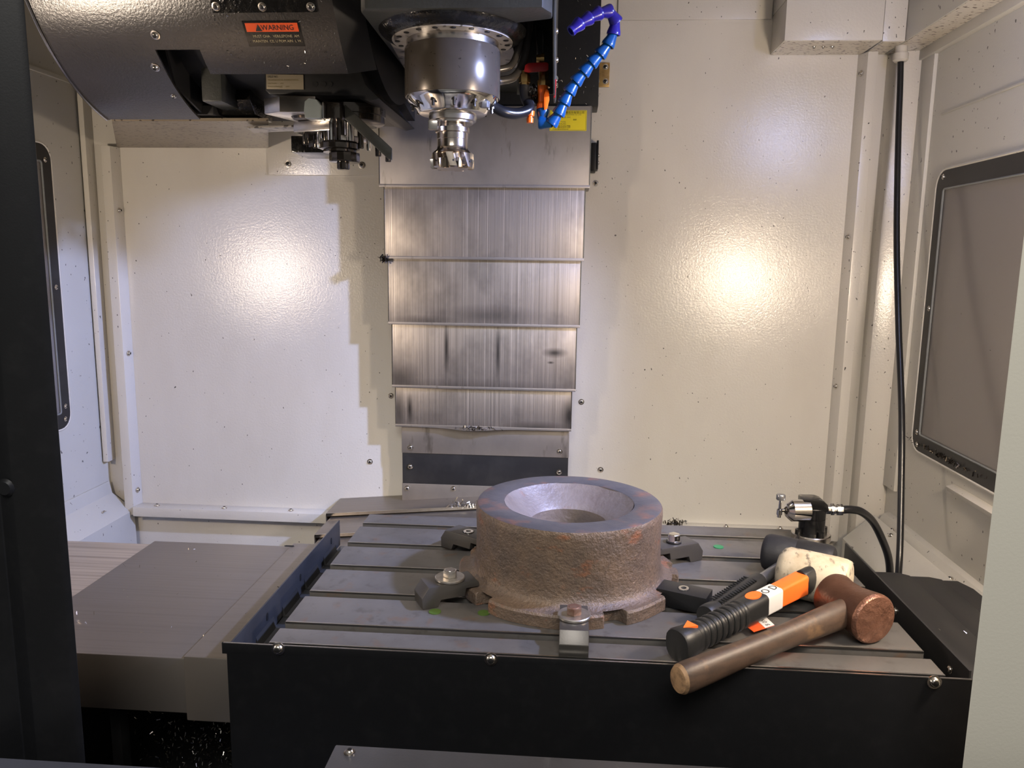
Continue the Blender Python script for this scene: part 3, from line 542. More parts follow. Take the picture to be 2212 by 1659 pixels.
# ================================================================== TOOL MAGAZINE
YC, ZC, RC = 0.68, 1.095, 0.355
mg = thing('tool_magazine', 'dark grey drum shroud of the tool magazine at the upper left', 'tool magazine', (-0.28, 0.5, 0.77))
def cylp(x, deg, dr=0.0): a = R(deg); return (x, YC-(RC+dr)*math.sin(a), ZC-(RC+dr)*math.cos(a))
def sheet(outline_lo, x0, x1, deg1, nx=2, na=36, th=0.004):
    """curved sheet between x0..x1 from the angle function outline_lo(x) up to deg1, with thickness"""
    g = G(); nx_ = nx
    for t in (0, -th):
        for i in range(nx_+1):
            x = x0+(x1-x0)*i/nx_; lo = outline_lo(x)
            for k in range(na+1): g.v.append(cylp(x, lo+(deg1-lo)*k/na, t))
    n = (nx_+1)*(na+1); ix = lambda t, i, k: t*n+i*(na+1)+k
    for i in range(nx_):
        for k in range(na):
            g.f += [(ix(0, i, k), ix(0, i+1, k), ix(0, i+1, k+1), ix(0, i, k+1)), (ix(1, i, k), ix(1, i, k+1), ix(1, i+1, k+1), ix(1, i+1, k))]
        g.f.append((ix(0, i, 0), ix(1, i, 0), ix(1, i+1, 0), ix(0, i+1, 0)))
    for k in range(na):
        g.f += [(ix(0, 0, k), ix(0, 0, k+1), ix(1, 0, k+1), ix(1, 0, k)), (ix(0, nx_, k), ix(1, nx_, k), ix(1, nx_, k+1), ix(0, nx_, k+1))]
    return g
g = sheet(lambda x: 14.4, -0.55, -0.364, 100)
g2 = sheet(lambda x: 44.4, -0.364, -0.283, 100); g3 = sheet(lambda x: 36.3, -0.283, -0.030, 100)
g.add(g2.v, g2.f); g.add(g3.v, g3.f)
obj('shroud', g, 'shroud_paint', mg)
gl = G().prism([(YC-RC*math.sin(R(a)), ZC-RC*math.cos(R(a))) for a in range(14, 101, 4)]+[(YC-(RC-0.05)*math.sin(R(a)), ZC-(RC-0.05)*math.cos(R(a))) for a in range(98, 13, -4)], 'x', -0.5545, -0.5505)
obj('end_plate', gl, 'shroud_paint', mg)
obj('rim', G().tube([cylp(-0.5555, 14.4+i*2.2, 0.001) for i in range(40)], 0.0026, 6), 'satin_steel', mg)
# right-hand end bevel and dark inside
gb = G()
for k in range(31):
    a = 36.3+63.7*k/30; gb.v += [cylp(-0.030, a), cylp(0.012, a-4, -0.035)]
for k in range(30): gb.f.append((2*k, 2*k+1, 2*k+3, 2*k+2))
obj('end_bevel', gb, 'black_sheet', mg)
obj('inner_drum', G().prism([(YC-(RC-0.06)*math.sin(R(a)), ZC-(RC-0.06)*math.cos(R(a))) for a in range(-20, 111, 6)]+[(0.90, 1.2), (0.90, 0.80)], 'x', -0.54, 0.005), 'pit_black', mg)
obj('inner_wall', G().prism([(0.47, 0.86), (0.50, 0.795), (0.60, 0.766), (0.75, 0.766), (0.75, 0.90)], 'x', -0.368, -0.364), 'black_sheet', mg)
obj('pocket_housing', G().prism([(-0.335, 0.54), (-0.295, 0.54), (-0.295, 0.70), (-0.335, 0.70)], 'z', 0.775, 0.92), 'casting_grey', mg, 0.004)
obj('pocket_cover', G().prism([(0.60, 0.790), (0.625, 0.766), (0.72, 0.766), (0.72, 0.815), (0.605, 0.815)], 'x', -0.345, -0.265), 'oily_black', mg, 0.004)
obj('pocket_foot', G().box(-0.40, -0.34, 0.60, 0.72, 0.762, 0.780), 'black_sheet', mg, 0.003)
pk = make_mesh('tool_pocket', G().prism([(-0.012, 0), (0.010, 0), (0.014, 0.016), (-0.008, 0.016)], 'y', 0, 0.05), 'oily_black', 0.0015)
for i in range(7): inst('tool_pocket', pk, (-0.52+0.026*i, 0.645, 0.7695), mg)
obj('pocket_rail', G().box(-0.505, -0.355, 0.705, 0.735, 0.7685, 0.776), 'dark_chrome', mg, 0.001)
nrm = lambda deg: (R(90)-R(deg), 0, 0)     # rotates +z onto the outward normal of the drum at that angle
def out_rot(deg): return (R(180-deg), 0, 0)
for x, a, s in ((-0.228, 56.4, 1.0), (-0.149, 56.2, 1.0), (-0.067, 56.1, 1.0), (-0.352, 48.8, 1.1), (-0.379, 38.8, 1.1), (-0.378, 27.5, 0.7)):
    inst('screw', SCREW, cylp(x, a, 0.0025 if a > 50 else 0.0), mg, out_rot(a), s)
gt = G(); xs = (-0.236, -0.058)
for t in (0.0025, 0.0):
    for x in xs:
        for k in range(13): gt.v.append(cylp(x, 54.7+k*2.5, t))
ix = lambda t, i, k: t*26+i*13+k
for k in range(12): gt.f += [(ix(0, 0, k), ix(0, 1, k), ix(0, 1, k+1), ix(0, 0, k+1)), (ix(0, 0, k), ix(0, 0, k+1), ix(1, 0, k+1), ix(1, 0, k)), (ix(0, 1, k), ix(1, 1, k), ix(1, 1, k+1), ix(0, 1, k+1))]
gt.f.append((ix(0, 0, 0), ix(1, 0, 0), ix(1, 1, 0), ix(0, 1, 0)))
obj('access_panel', gt, 'oily_black', mg)
def patch(x0, x1, a0, a1, dr):
    g = G()
    for k in range(7):
        a = a0+(a1-a0)*k/6; g.v += [cylp(x0, a, dr), cylp(x1, a, dr)]
    for k in range(6): g.f.append((2*k, 2*k+1, 2*k+3, 2*k+2))
    return g
wl = obj('warning_label', patch(-0.192, -0.093, 45.3, 52.5, 0.0006), 'label_black', mg)
obj('warning_field', patch(-0.188, -0.097, 49.5, 51.9, 0.0010), 'label_orange', wl)
def label_text(s, size, mat, x, deg, sx=1.0):
    o = text('lettering', s, size, mat, cylp(x, deg, 0.0016), out_rot(deg), wl, sx=sx)
    return o
label_text('WARNING', 0.0130, 'ink', -0.133, 50.6, 0.9)
obj('hazard_triangle', G().add([cylp(-0.172, 49.7, 0.0015), cylp(-0.160, 49.7, 0.0015), cylp(-0.166, 51.6, 0.0015)], [(0, 1, 2)]), 'ink', wl)
label_text('MUST CHA   VERILEPONE  AM', 0.0066, 'label_cream', -0.139, 48.3, 0.92)
label_text('MAINTEN  CE. U FOM AIN  L W.', 0.0066, 'label_cream', -0.139, 46.9, 0.92)

# ---- tool change arm under the magazine
am = thing('tool_changer', 'tool change arm unit with chrome grippers below the magazine', 'tool changer', (-0.08, 0.6, 0.66))
obj('gearbox', G().prism([(-0.200, 0.83), (-0.200, 0.790), (-0.192, 0.783), (-0.030, 0.779), (-0.005, 0.770), (0.015, 0.775), (-0.010, 0.80), (-0.022, 0.83)], 'y', 0.512, 0.85), 'black_sheet', am, 0.003)
npl = obj('name_plate', G().prism([(-0.196, 0.7915), (-0.126, 0.7905), (-0.126, 0.8165), (-0.196, 0.8175)], 'y', 0.5095, 0.5115), 'plate_tan', am, 0.0005)
for s, z, sz, m in (('DELE NO.', 0.8130, 0.0055, 'ink'), ('TECHNOLOGICAL INTERNATIONAL', 0.8070, 0.0042, 'ink_faded'), ('http://www.      .com', 0.8015, 0.0042, 'ink_faded'), ('E-mail:marketing@      .com', 0.7958, 0.0042, 'ink_faded')):
    text('lettering', s, sz, m, (-0.193, 0.5090, z), FWD, npl, align='LEFT', sx=0.85)
for x in (-0.104, -0.088, -0.076): obj('bolt_hole', G().lathe([(0, 0.0045), (0.001, 0.0045)], (x, 0.5118, 0.800), (0, -1, 0), 10), 'dark_hole', am)
obj('flange_disc', G().lathe([(0, 0.062), (0.004, 0.066), (0.020, 0.066), (0.021, 0.064), (0.032, 0.064), (0.034, 0.060)], (-0.062, 0.60, 0.7775), (0, 0, -1), 40), 'dark_chrome', am)
obj('gripper_block', G().prism([(-0.202, 0.51), (-0.165, 0.49), (-0.098, 0.49), (-0.098, 0.56), (-0.125, 0.62), (-0.160, 0.62)], 'z', 0.747, 0.775), 'satin_steel', am, 0.0015)
obj('gripper_seat', G().lathe([(0, 0.027), (0.004, 0.024)], (-0.135, 0.545, 0.7468), (0, 0, -1), 28), 'dark_chrome', am)
obj('gripper_jaw', G().prism([(-0.165, 0.56), (-0.085, 0.53), (-0.070, 0.59), (-0.150, 0.63)], 'z', 0.722, 0.7425), 'satin_steel', am, 0.0015)
for x, y, r, z0, z1, m in ((-0.145, 0.57, 0.006, 0.700, 0.722, 'dark_chrome'), (-0.130, 0.59, 0.007, 0.696, 0.722, 'dark_chrome'), (-0.118, 0.57, 0.005, 0.694, 0.724, 'chrome'), (-0.098, 0.55, 0.006, 0.700, 0.735, 'dark_chrome'), (-0.085, 0.54, 0.008, 0.694, 0.738, 'chrome'), (-0.066, 0.53, 0.010, 0.690, 0.740, 'dark_chrome'), (-0.046, 0.53, 0.008, 0.694, 0.738, 'satin_steel'), (-0.030, 0.545, 0.006, 0.690, 0.730, 'dark_chrome'), (-0.018, 0.56, 0.005, 0.688, 0.715, 'chrome'), (-0.005, 0.58, 0.006, 0.680, 0.705, 'dark_chrome'), (0.010, 0.60, 0.006, 0.672, 0.700, 'dark_chrome')):
    obj('pin', G().lathe([(0, r*0.8), (0.002, r), (z1-z0, r)], (x, y, z0), (0, 0, 1), 12), m, am)
obj('sensor_cap', G().prism([(-0.112, 0.733), (-0.084, 0.733), (-0.083, 0.757), (-0.090, 0.766), (-0.104, 0.7685), (-0.112, 0.762), (-0.114, 0.745)], 'y', 0.470, 0.505), 'sensor_glass', am, 0.003)
obj('hub_block', G().prism([(-0.082, 0.735), (-0.050, 0.735), (-0.050, 0.762), (-0.082, 0.765)], 'y', 0.480, 0.55), 'dark_chrome', am, 0.002)
obj('hub_edge', G().box(-0.083, -0.079, 0.476, 0.482, 0.733, 0.762), 'chrome', am, 0.001)
obj('arm_plate', G().prism([(-0.046, 0.762), (0.040, 0.685), (0.040, 0.664), (0.032, 0.667), (-0.046, 0.736)], 'y', 0.498, 0.504), 'casting_grey', am, 0.001)
obj('arm_bar', G().prism([(-0.150, 0.60), (-0.060, 0.52), (-0.020, 0.55), (-0.06, 0.60)], 'z', 0.700, 0.7125), 'satin_steel', am, 0.0015)
obj('pot_box', G().box(-0.185, -0.115, 0.60, 0.70, 0.690, 0.722), 'oily_black', am, 0.002)
tk = thing('spare_tool', 'black cutting tool held in the tool change arm', 'milling cutter', (-0.066, 0.54, 0.653))
obj('holder', G().lathe([(0, 0.034), (0.004, 0.037), (0.013, 0.037), (0.015, 0.031), (0.019, 0.031)], (-0.069, 0.54, 0.701), (0, 0, -1), 28), 'dark_chrome', tk)
obj('body', G().lathe([(0, 0.024), (0.001, 0.029), (0.016, 0.029), (0.018, 0.027)], (-0.060, 0.54, 0.6818), (0, 0, -1), 14), 'dark_chrome', tk, 0.0006)
obj('tip', G().lathe([(0, 0.012), (0.011, 0.012), (0.013, 0.010)], (-0.063, 0.54, 0.6636), (0, 0, -1), 18), 'dark_chrome', tk)
tp = obj('support_sheet', G().prism([(-0.29, 0.64), (-0.19, 0.62), (-0.16, 0.66), (-0.30, 0.70)], 'z', 0.742, 0.746), 'casting_under', am, 0.0006)

# ================================================================== HANGING CABLE, TOOL SETTER
cb = thing('power_cable', 'black cable hanging down the right back corner from a white gland', 'cable', (1.094, 0.93, 0.95))
obj('cable', G().tube(smooth_path([(1.097, 0.93, 0.955), (1.098, 0.92, 0.88), (1.098, 0.905, 0.77), (1.090, 0.847, 0.558), (1.080, 0.769, 0.360), (1.068, 0.682, 0.174), (1.055, 0.615, -0.005), (1.040, 0.564, -0.108), (1.030, 0.54, -0.22), (1.025, 0.535, -0.31)], 10), 0.0066, 14), 'hose_black', cb)
obj('gland', G().lathe([(0, 0.012), (0.004, 0.016), (0.018, 0.016), (0.018, 0.0125), (0.034, 0.0125)], (1.097, 0.928, 0.933), (0.0, 0.01, 1), 20), 'gland_white', cb)
ts = thing('tool_setter', 'black and chrome tool setter probe on the back right of the table', 'tool setter', (0.813, 0.405, 0.0))
obj('base_flange', G().lathe([(0, 0.0335), (0.010, 0.0335), (0.0115, 0.032)], (0.813, 0.405, 0.0004), (0, 0, 1), 36), 'satin_steel', ts)
for i in range(4):
    a = R(20+90*i); obj('cap_screw', G().lathe([(0, 0.0055), (0.009, 0.0055), (0.009, 0.003), (0.0085, 0.003)], (0.813+0.027*math.cos(a), 0.405+0.027*math.sin(a), 0.012), (0, 0, 1), 12), 'oily_black', ts)
obj('column', G().lathe([(0, 0.0225), (0.028, 0.0225), (0.0285, 0.0215), (0.0295, 0.0215), (0.030, 0.0225), (0.046, 0.0225)], (0.813, 0.405, 0.012), (0, 0, 1), 32), 'gloss_black', ts)
obj('cap', G().prism([(0.7905, 0.056), (0.7905, 0.0775), (0.818, 0.0775), (0.827, 0.0745), (0.833, 0.069), (0.8355, 0.061), (0.8355, 0.056)], 'y', 0.386, 0.424), 'gloss_black', ts, 0.004)
obj('probe_housing', G().lathe([(0, 0.0195), (0.030, 0.0195), (0.038, 0.0125), (0.0385, 0.008)], (0.801, 0.395, 0.056), (-1, -0.12, 0), 32), 'chrome', ts)
obj('stylus_joint', G().lathe([(0, 0.0075), (0.003, 0.005), (0.004, 0.003), (0.011, 0.003)], (0.763, 0.3905, 0.056), (-1, -0.12, 0), 14), 'dark_chrome', ts)
sy_ = 0.389
obj('stylus', G().lathe([(0, 0.0035), (0.004, 0.0035), (0.005, 0.005), (0.014, 0.005), (0.016, 0.0026), (0.033, 0.0024)], (0.7505, sy_, 0.0435), (0.02, 0, 1), 14), 'chrome', ts)
obj('stylus_disc', G().lathe([(0, 0.0070), (0.0012, 0.0078), (0.0085, 0.0078), (0.0098, 0.0070)], (0.7513, sy_, 0.0755), (0.02, 0, 1), 24), 'tube_steel', ts)
obj('hose_fitting', G().lathe([(0, 0.009), (0.008, 0.009), (0.008, 0.011), (0.014, 0.011), (0.014, 0.008), (0.018, 0.008), (0.018, 0.0105), (0.029, 0.0105)], (0.8345, 0.405, 0.056), (1, 0, 0), 8), 'chrome', ts, 0.0005)
obj('hose', G().tube(smooth_path([(0.862, 0.405, 0.056), (0.880, 0.41, 0.0555), (0.905, 0.425, 0.047), (0.940, 0.46, 0.018), (0.972, 0.49, -0.026), (1.000, 0.52, -0.075), (1.015, 0.54, -0.13), (1.020, 0.55, -0.20)], 8), 0.0072, 14), 'hose_black', ts)

# ================================================================== WORKPIECE
RX, RY = 0.379, 0.182
wp = thing('ring_workpiece', 'rusty cast iron ring with notched flange clamped on the table', 'workpiece', (RX, RY, 0))
def ring_part(prof, n=96, lump=0.0, sd=1):
    g = G(); rnd = random.Random(sd); ph = [(rnd.uniform(0, 6.28), rnd.choice((2, 3, 5, 7, 9))) for _ in range(5)]
    for t, (r, z) in enumerate(prof):
        for i in range(n):
            a = 2*math.pi*i/n; dr = lump*sum(math.sin(k*a+p+z*60) for p, k in ph)/3
            g.v.append((RX+(r+dr)*math.cos(a), RY+(r+dr)*math.sin(a), z))
    for k in range(len(prof)-1):
        for i in range(n): g.f.append((k*n+i, k*n+(i+1) % n, (k+1)*n+(i+1) % n, (k+1)*n+i))
    return g
body = obj('body', ring_part([(0.158, 0.0195), (0.150, 0.0212), (0.1455, 0.0245), (0.1428, 0.0295), (0.1412, 0.036), (0.1402, 0.046), (0.140, 0.07), (0.140, 0.09), (0.1405, 0.113), (0.1400, 0.1215), (0.1385, 0.1247)], lump=0.0007, sd=3), 'rust_iron', wp, fix=False)
obj('top_face', ring_part([(0.1385, 0.1247), (0.1365, 0.1257), (0.118, 0.1259), (0.100, 0.1255), (0.098, 0.1247)], lump=0.0005, sd=3), 'rust_top', wp, fix=False)
obj('bore', ring_part([(0.098, 0.1247), (0.090, 0.1170), (0.074, 0.1055), (0.0615, 0.0970), (0.0580, 0.0935), (0.057, 0.06), (0.057, 0.0008)], lump=0.0006, sd=5), 'rust_bore', wp, fix=False)
N = 720; out = []
notches = [(-33.5, -4, 0.1435, 'r'), (-140, -130.5, 0.147, 'r'), (-72.5, -61, 0.148, 'r'), (5.5, 13, 0.150, 'r'), (80, 92, 0.148, 'r'), (160, 170, 0.148, 'r')]
for i in range(N):
    d = -180+360*i/N; r = 0.1685+0.0012*math.sin(R(d)*3+1)+0.0008*math.sin(R(d)*11)
    for a, b, rr, _ in notches:
        if a <= d <= b: u = (d-a)/(b-a)*2-1; r = rr+(r-rr)*max(0, abs(u)**(14 if b-a > 20 else 6))*0.95
    out.append((r, R(d)))
g = G(); lv = [(-0.0, 0.0004), (0.0, 0.0165), (-0.0025, 0.0195)]
for dr, z in lv:
    for r, a in out: g.v.append((RX+(r+dr)*math.cos(a), RY+(r+dr)*math.sin(a), z))
for r, a in out: g.v.append((RX+0.13*math.cos(a), RY+0.13*math.sin(a), 0.0205))
for k in range(3):
    for i in range(N): g.f.append((k*N+i, k*N+(i+1) % N, (k+1)*N+(i+1) % N, (k+1)*N+i))
obj('flange', g, 'rust_iron', wp, fix=False)

# ---- five strap clamps around it, each pointing at the ring's centre
def clamp(label, x, y, deg, mat, bolt):
    t = thing('strap_clamp', label, 'clamp', (x, y, 0.0004), (0, 0, R(deg)), 'strap clamps around the ring')
    prof = [(-0.043, 0.0), (-0.043, 0.031), (0.040, 0.031), (0.040, 0.0275), (0.040, 0.002), (0.036, 0.0)] if mat == 'clamp_black' else [(-0.045, 0.0), (-0.046, 0.016), (-0.036, 0.031), (0.036, 0.031), (0.040, 0.027), (0.040, 0.0212), (0.020, 0.0212), (0.018, 0.010), (-0.018, 0.010), (-0.022, 0.0)]
    obj('strap', G().prism(prof, 'y', -0.0185, 0.0185), mat, t, 0.0010, world=False)
    for s in (1, -1): pass
    if bolt in ('washer', 'rusty'):
        obj('washer', G().lathe([(0, 0.0205), (0.0008, 0.0215), (0.0032, 0.0215), (0.0040, 0.0205)], (0.002, 0, 0.0313), (0, 0, 1), 32), 'zinc', t, world=False)
        b = obj('bolt_head', G().lathe([(0, 0.0105), (0.0095, 0.0105)], (0.002, 0, 0.0353), (0, 0, 1), 6), 'rust_bolt' if bolt == 'rusty' else 'zinc', t, 0.001, world=False)
        obj('head_dish', G().lathe([(0, 0.0070), (0.0005, 0.0066)], (0.002, 0, 0.0448), (0, 0, 1), 20), 'rust_bolt' if bolt == 'rusty' else 'satin_steel', t, world=False)
    elif bolt == 'hex':
        obj('washer', G().lathe([(0, 0.0125), (0.002, 0.0125)], (0.0, 0, 0.0311), (0, 0, 1), 24), 'clamp_black', t, world=False)
        obj('bolt_head', G().lathe([(0, 0.0115), (0.002, 0.0115), (0.002, 0.0105), (0.0110, 0.0105), (0.0125, 0.0088)], (0.0, 0, 0.0331), (0, 0, 1), 6), 'chrome', t, 0.0006, world=False)
    else:
        obj('counterbore', G().lathe([(0, 0.0100), (0.0004, 0.0100)], (0.0, 0, 0.0311), (0, 0, 1), 24), 'dark_hole', t, world=False)
        obj('socket_ring', G().lathe([(0, 0.0045), (0.0012, 0.0045), (0.0012, 0.0085), (0.0, 0.0088)], (0.0, 0, 0.0314), (0, 0, 1), 24, cap=False), 'chrome', t, world=False)
    return t
def toward(x, y): return math.degrees(math.atan2(RY-y, RX-x))
clamp('black strap clamp with rusty hex bolt at the front edge of the table', 0.388, -0.013, 90, 'clamp_steel', 'rusty')
clamp('dark steel strap clamp with wide washer left of the ring', 0.209, 0.090, toward(0.209, 0.090), 'clamp_steel', 'washer')
ck = clamp('black strap clamp with socket screw beside the black hammer grip', 0.5455, 0.108, toward(0.5455, 0.108), 'clamp_black', 'socket'); ck.scale = (0.86, 1, 0.78)
clamp('strap clamp with bright hex bolt behind the ring on the right', 0.553, 0.276, toward(0.553, 0.276), 'clamp_steel', 'hex')
clamp('strap clamp half hidden behind the ring on the left', 0.212, 0.288, toward(0.212, 0.288), 'clamp_steel', 'socket')

# ================================================================== HAMMERS
def V(*a): return Vector(a)
# copper hammer, wooden handle
ch = thing('copper_hammer', 'copper hammer with a dark worn wooden handle reaching past the table edge', 'hammer', (0.755, 0.05, 0))
Hc = V(0.7575, 0.0525, 0.0345); hx = V(0.40, -0.915, -0.01).normalized()
obj('head', G().lathe([(-0.036, 0.0260), (-0.034, 0.0310), (-0.028, 0.0325), (-0.018, 0.0300), (0.004, 0.0290), (0.022, 0.0315), (0.034, 0.0335), (0.0385, 0.0338)], Hc, hx, 40), 'copper', ch)
obj('striking_face', G().lathe([(0.0386, 0.0338), (0.0415, 0.0335), (0.0445, 0.0310), (0.0460, 0.024), (0.0465, 0.010)], Hc, hx, 40), 'copper_face', ch)
A = V(0.7420, 0.0330, 0.0325); B = V(0.5060, -0.1360, 0.0215); ax = (B-A); ln = ax.length
hp_ = [(-0.020, 0.0155), (0.0, 0.0190), (0.020, 0.0195), (0.05, 0.0185), (0.10, 0.0165), (0.15, 0.0160), (0.20, 0.0168), (0.245, 0.0182), (ln-0.012, 0.0188), (ln-0.002, 0.0180)]
obj('handle', G().lathe(hp_, A, ax, 28, sy=0.82, up=(0, 0, 1)), 'wood', ch)
obj('handle_end', G().lathe([(ln-0.002, 0.0180), (ln+0.002, 0.0155), (ln+0.003, 0.010)], A, ax, 28, sy=0.82, up=(0, 0, 1)), 'wood_raw', ch)
# white mallet, orange and black handle
wm = thing('plastic_mallet', 'white faced mallet with orange and black handle lying across the copper hammer', 'hammer', (0.735, 0.135, 0))
A = V(0.6930, 0.1680, 0.0362); B = V(0.8015, 0.1055, 0.0362); ax = B-A
obj('head', G().lathe([(0, 0.018), (0.002, 0.026), (0.007, 0.0325), (0.014, 0.0355), (0.03, 0.0358), (0.080, 0.0358), (0.092, 0.0350), (0.098, 0.033), (0.100, 0.028)], A, ax, 44), 'mallet_white', wm)
C0 = V(0.7270, 0.1230, 0.0420); C1 = V(0.5130, -0.0620, 0.0235); hx = (C1-C0).normalized(); ln = (C1-C0).length
obj('collar', G().lathe([(-0.010, 0.0190), (0.024, 0.0190), (0.0255, 0.0180)], C0, hx, 28, sy=0.72, up=(0, 0, 1)), 'grip_black', wm, 0.001)
def rsec(w, h, n=6, r=0.004):
    return rrect(-w, w, -h, h, r, n)
def beam(prof, P, d, up=(0, 0, 1)):
    """prof: (t, half width, half height, corner radius); rounded-rectangle sections along d"""
    d = Vector(d).normalized(); u = Vector(up); u = (u-d*u.dot(d)).normalized(); s = d.cross(u); g = G(); n = None
    for t, w, h, r in prof:
        sec = rsec(w, h, 4, r); n = len(sec)
        for a, b in sec: g.v.append(tuple(P+d*t+s*a+u*b))
    for k in range(len(prof)-1):
        for i in range(n): g.f.append((k*n+i, k*n+(i+1) % n, (k+1)*n+(i+1) % n, (k+1)*n+i))
    g.f += [tuple(range(n-1, -1, -1)), tuple((len(prof)-1)*n+i for i in range(n))]
    return g
obj('orange_shaft', beam([(0.0250, 0.0118, 0.0150, 0.004), (0.085, 0.0112, 0.0142, 0.004)], C0, hx), 'hammer_orange', wm)
sl = obj('sleeve_label', beam([(0.085, 0.0120, 0.0150, 0.004), (0.119, 0.0120, 0.0150, 0.004)], C0, hx), 'label_white', wm)
gp = [(0.117, 0.0128, 0.0158, 0.006), (0.123, 0.0138, 0.0172, 0.009), (0.150, 0.0142, 0.0178, 0.011)]
obj('grip', beam(gp+[(0.20, 0.0138, 0.0165, 0.012), (0.245, 0.0142, 0.0172, 0.012), (ln-0.020, 0.0165, 0.0195, 0.014), (ln-0.004, 0.0185, 0.0215, 0.016), (ln, 0.0175, 0.0205, 0.0155)], C0, hx), 'grip_black', wm)
for i in range(9):
    t = 0.160+0.0115*i; obj('ridge', beam([(t, 0.0147, 0.0176, 0.0125), (t+0.0015, 0.0155, 0.0184, 0.013), (t+0.006, 0.0155, 0.0184, 0.013), (t+0.0075, 0.0147, 0.0176, 0.0125)], C0, hx), 'grip_black', wm)
ou = V(0, 0, 1)-hx*hx.z; ou.normalize(); os_ = hx.cross(ou)
def on_top(t, a, h): return C0+hx*t+os_*a+ou*h
def disc_on(name, t, rl, rw, h, mat, tri=False):
    g = G(); n = 24
    pts = [(rl*math.cos(2*math.pi*i/n), rw*math.sin(2*math.pi*i/n)) for i in range(n)] if not tri else [(-rl, -rw), (-rl, rw), (rl, 0)]
    for hh in (h-0.003, h):
        for a, b in pts: g.v.append(tuple(on_top(t+a, b, hh)))
    m = len(pts); g.f += [tuple(range(m)), tuple(range(2*m-1, m-1, -1))]+[(i, (i+1) % m, m+(i+1) % m, m+i) for i in range(m)]
    return obj(name, g, mat, wm)
disc_on('orange_inlay', 0.134, 0.014, 0.0085, 0.0182, 'hammer_orange')
disc_on('orange_inlay', ln-0.020, 0.009, 0.0085, 0.0205, 'hammer_orange', True)
bx = Matrix((( -hx).to_tuple(), os_.to_tuple(), ou.to_tuple())).transposed()
rot_h = Matrix((os_.to_tuple(), hx.to_tuple(), ou.to_tuple()))
def face_rot(right, up_):
    n = right.cross(up_).normalized(); return Matrix((right, up_, n)).transposed().to_euler()
o = text('lettering', 'O D', 0.016, 'ink', on_top(0.100, -0.001, 0.0153), (0, 0, 0), sl); o.rotation_euler = face_rot(-hx, (-os_) if (-hx).cross(-os_).dot(ou) > 0 else os_)
# hang tag under the handle
tg = thing('hang_tag', 'small orange and white hammer tag lying under the orange handle', 'tag', (0.617, 0.005, 0.0))
def tagpoly(pts, z0, z1): return G().prism(pts, 'z', z0, z1)
Pz = 0.008
def quad(pts, z0, z1): return G().prism(pts, 'z', z0, z1)
cA, cB, cC, cD = (0.616, 0.036), (0.648, 0.072), (0.656, 0.038), (0.624, 0.016)
def mixp(p, q, t): return (p[0]+(q[0]-p[0])*t, p[1]+(q[1]-p[1])*t)
obj('card', quad([cA, cB, cC, cD], Pz, Pz+0.0006), 'label_orange', tg)
obj('white_field', quad([mixp(cA, cB, 0.55), cB, cC, mixp(cD, cC, 0.55)], Pz+0.0006, Pz+0.0010), 'label_white', tg)
o = text('lettering', '450 g', 0.010, 'ink', (0.644, 0.046, Pz+0.0012), (0, 0, 0), tg); o.rotation_euler = (0, 0, R(-60))
# black rubber mallet, steel tube handle with grip
rm = thing('rubber_mallet', 'black rubber mallet with steel shaft and black grip behind the white mallet', 'hammer', (0.74, 0.23, 0))
A = V(0.6930, 0.2560, 0.0300); B = V(0.7890, 0.2070, 0.0300); ax = B-A
obj('head', G().lathe([(0, 0.022), (0.002, 0.026), (0.006, 0.0285), (0.010, 0.0295), (0.050, 0.0290), (0.051, 0.0286), (0.052, 0.0290), (0.094, 0.0295), (0.100, 0.0285), (0.105, 0.026), (0.107, 0.022)], A, ax, 40), 'rubber_black', rm)
S0 = V(0.735, 0.232, 0.031); S1 = V(0.655, 0.141, 0.0235); S2 = V(0.565, 0.038, 0.0165)
obj('shaft', G().tube([S0, S1], 0.0085, 16), 'tube_steel', rm)
ax = S2-S1; ln2 = ax.length
obj('grip', G().lathe([(-0.010, 0.0118), (-0.006, 0.0132), (0.02, 0.0142), (0.07, 0.0138), (0.11, 0.0128), (ln2-0.012, 0.0148), (ln2-0.004, 0.0152), (ln2, 0.0142)], S1, ax, 28), 'grip_black', rm)
axn = ax.normalized(); up_ = (V(0, 0, 1)-axn*axn.z).normalized(); sd = axn.cross(up_)
for i in range(16):
    t = 0.018+0.006*i
    for s in (-0.0065, 0.0065):
        c = S1+axn*t+up_*0.0128+sd*s
        obj('ridge', G().tube([c-sd*0.004, c+sd*0.004], 0.0014, 6), 'grip_black', rm)

# ================================================================== SWARF
def chips(name, label, n, place, size, mat, seed):
    rnd = random.Random(seed); g = G()
    for _ in range(n):
        p = Vector(place(rnd)); s = size*rnd.uniform(0.5, 1.4); e = Euler((rnd.uniform(0, 6.3), rnd.uniform(0, 6.3), rnd.uniform(0, 6.3))).to_matrix()
        a, b, c, d = (e @ Vector(q)*s for q in ((-1, -0.25, 0.1), (1, -0.2, -0.1), (0.9, 0.25, 0.15), (-0.9, 0.2, 0)))
        k = len(g.v); g.v += [tuple(p+q) for q in (a, b, c, d)]; g.f.append((k, k+1, k+2, k+3))
    o = obj(name, g, mat, None, fix=False); o['kind'] = 'stuff'; return tag(o, label, 'swarf')
def wall_spots(rnd):
    while True:
        x = rnd.uniform(-0.76, 1.02); z = rnd.uniform(-0.15, 0.95)
        if -0.1 < x < 0.43: continue
        if rnd.random() < 0.25+0.75*math.exp(-(min(abs(x+0.10), abs(x-0.44))/0.12)**2): return (x, 0.9975, z)
chips('wall_chips', 'small dark metal chips stuck to the back wall', 330, wall_spots, 0.0014, 'chip', 1)
chips('wall_chips', 'small dark metal chips stuck to the left wall', 160, lambda r: (XL+0.0028, r.uniform(0.3, 0.96), r.uniform(-0.1, 0.95)), 0.0016, 'chip', 2)
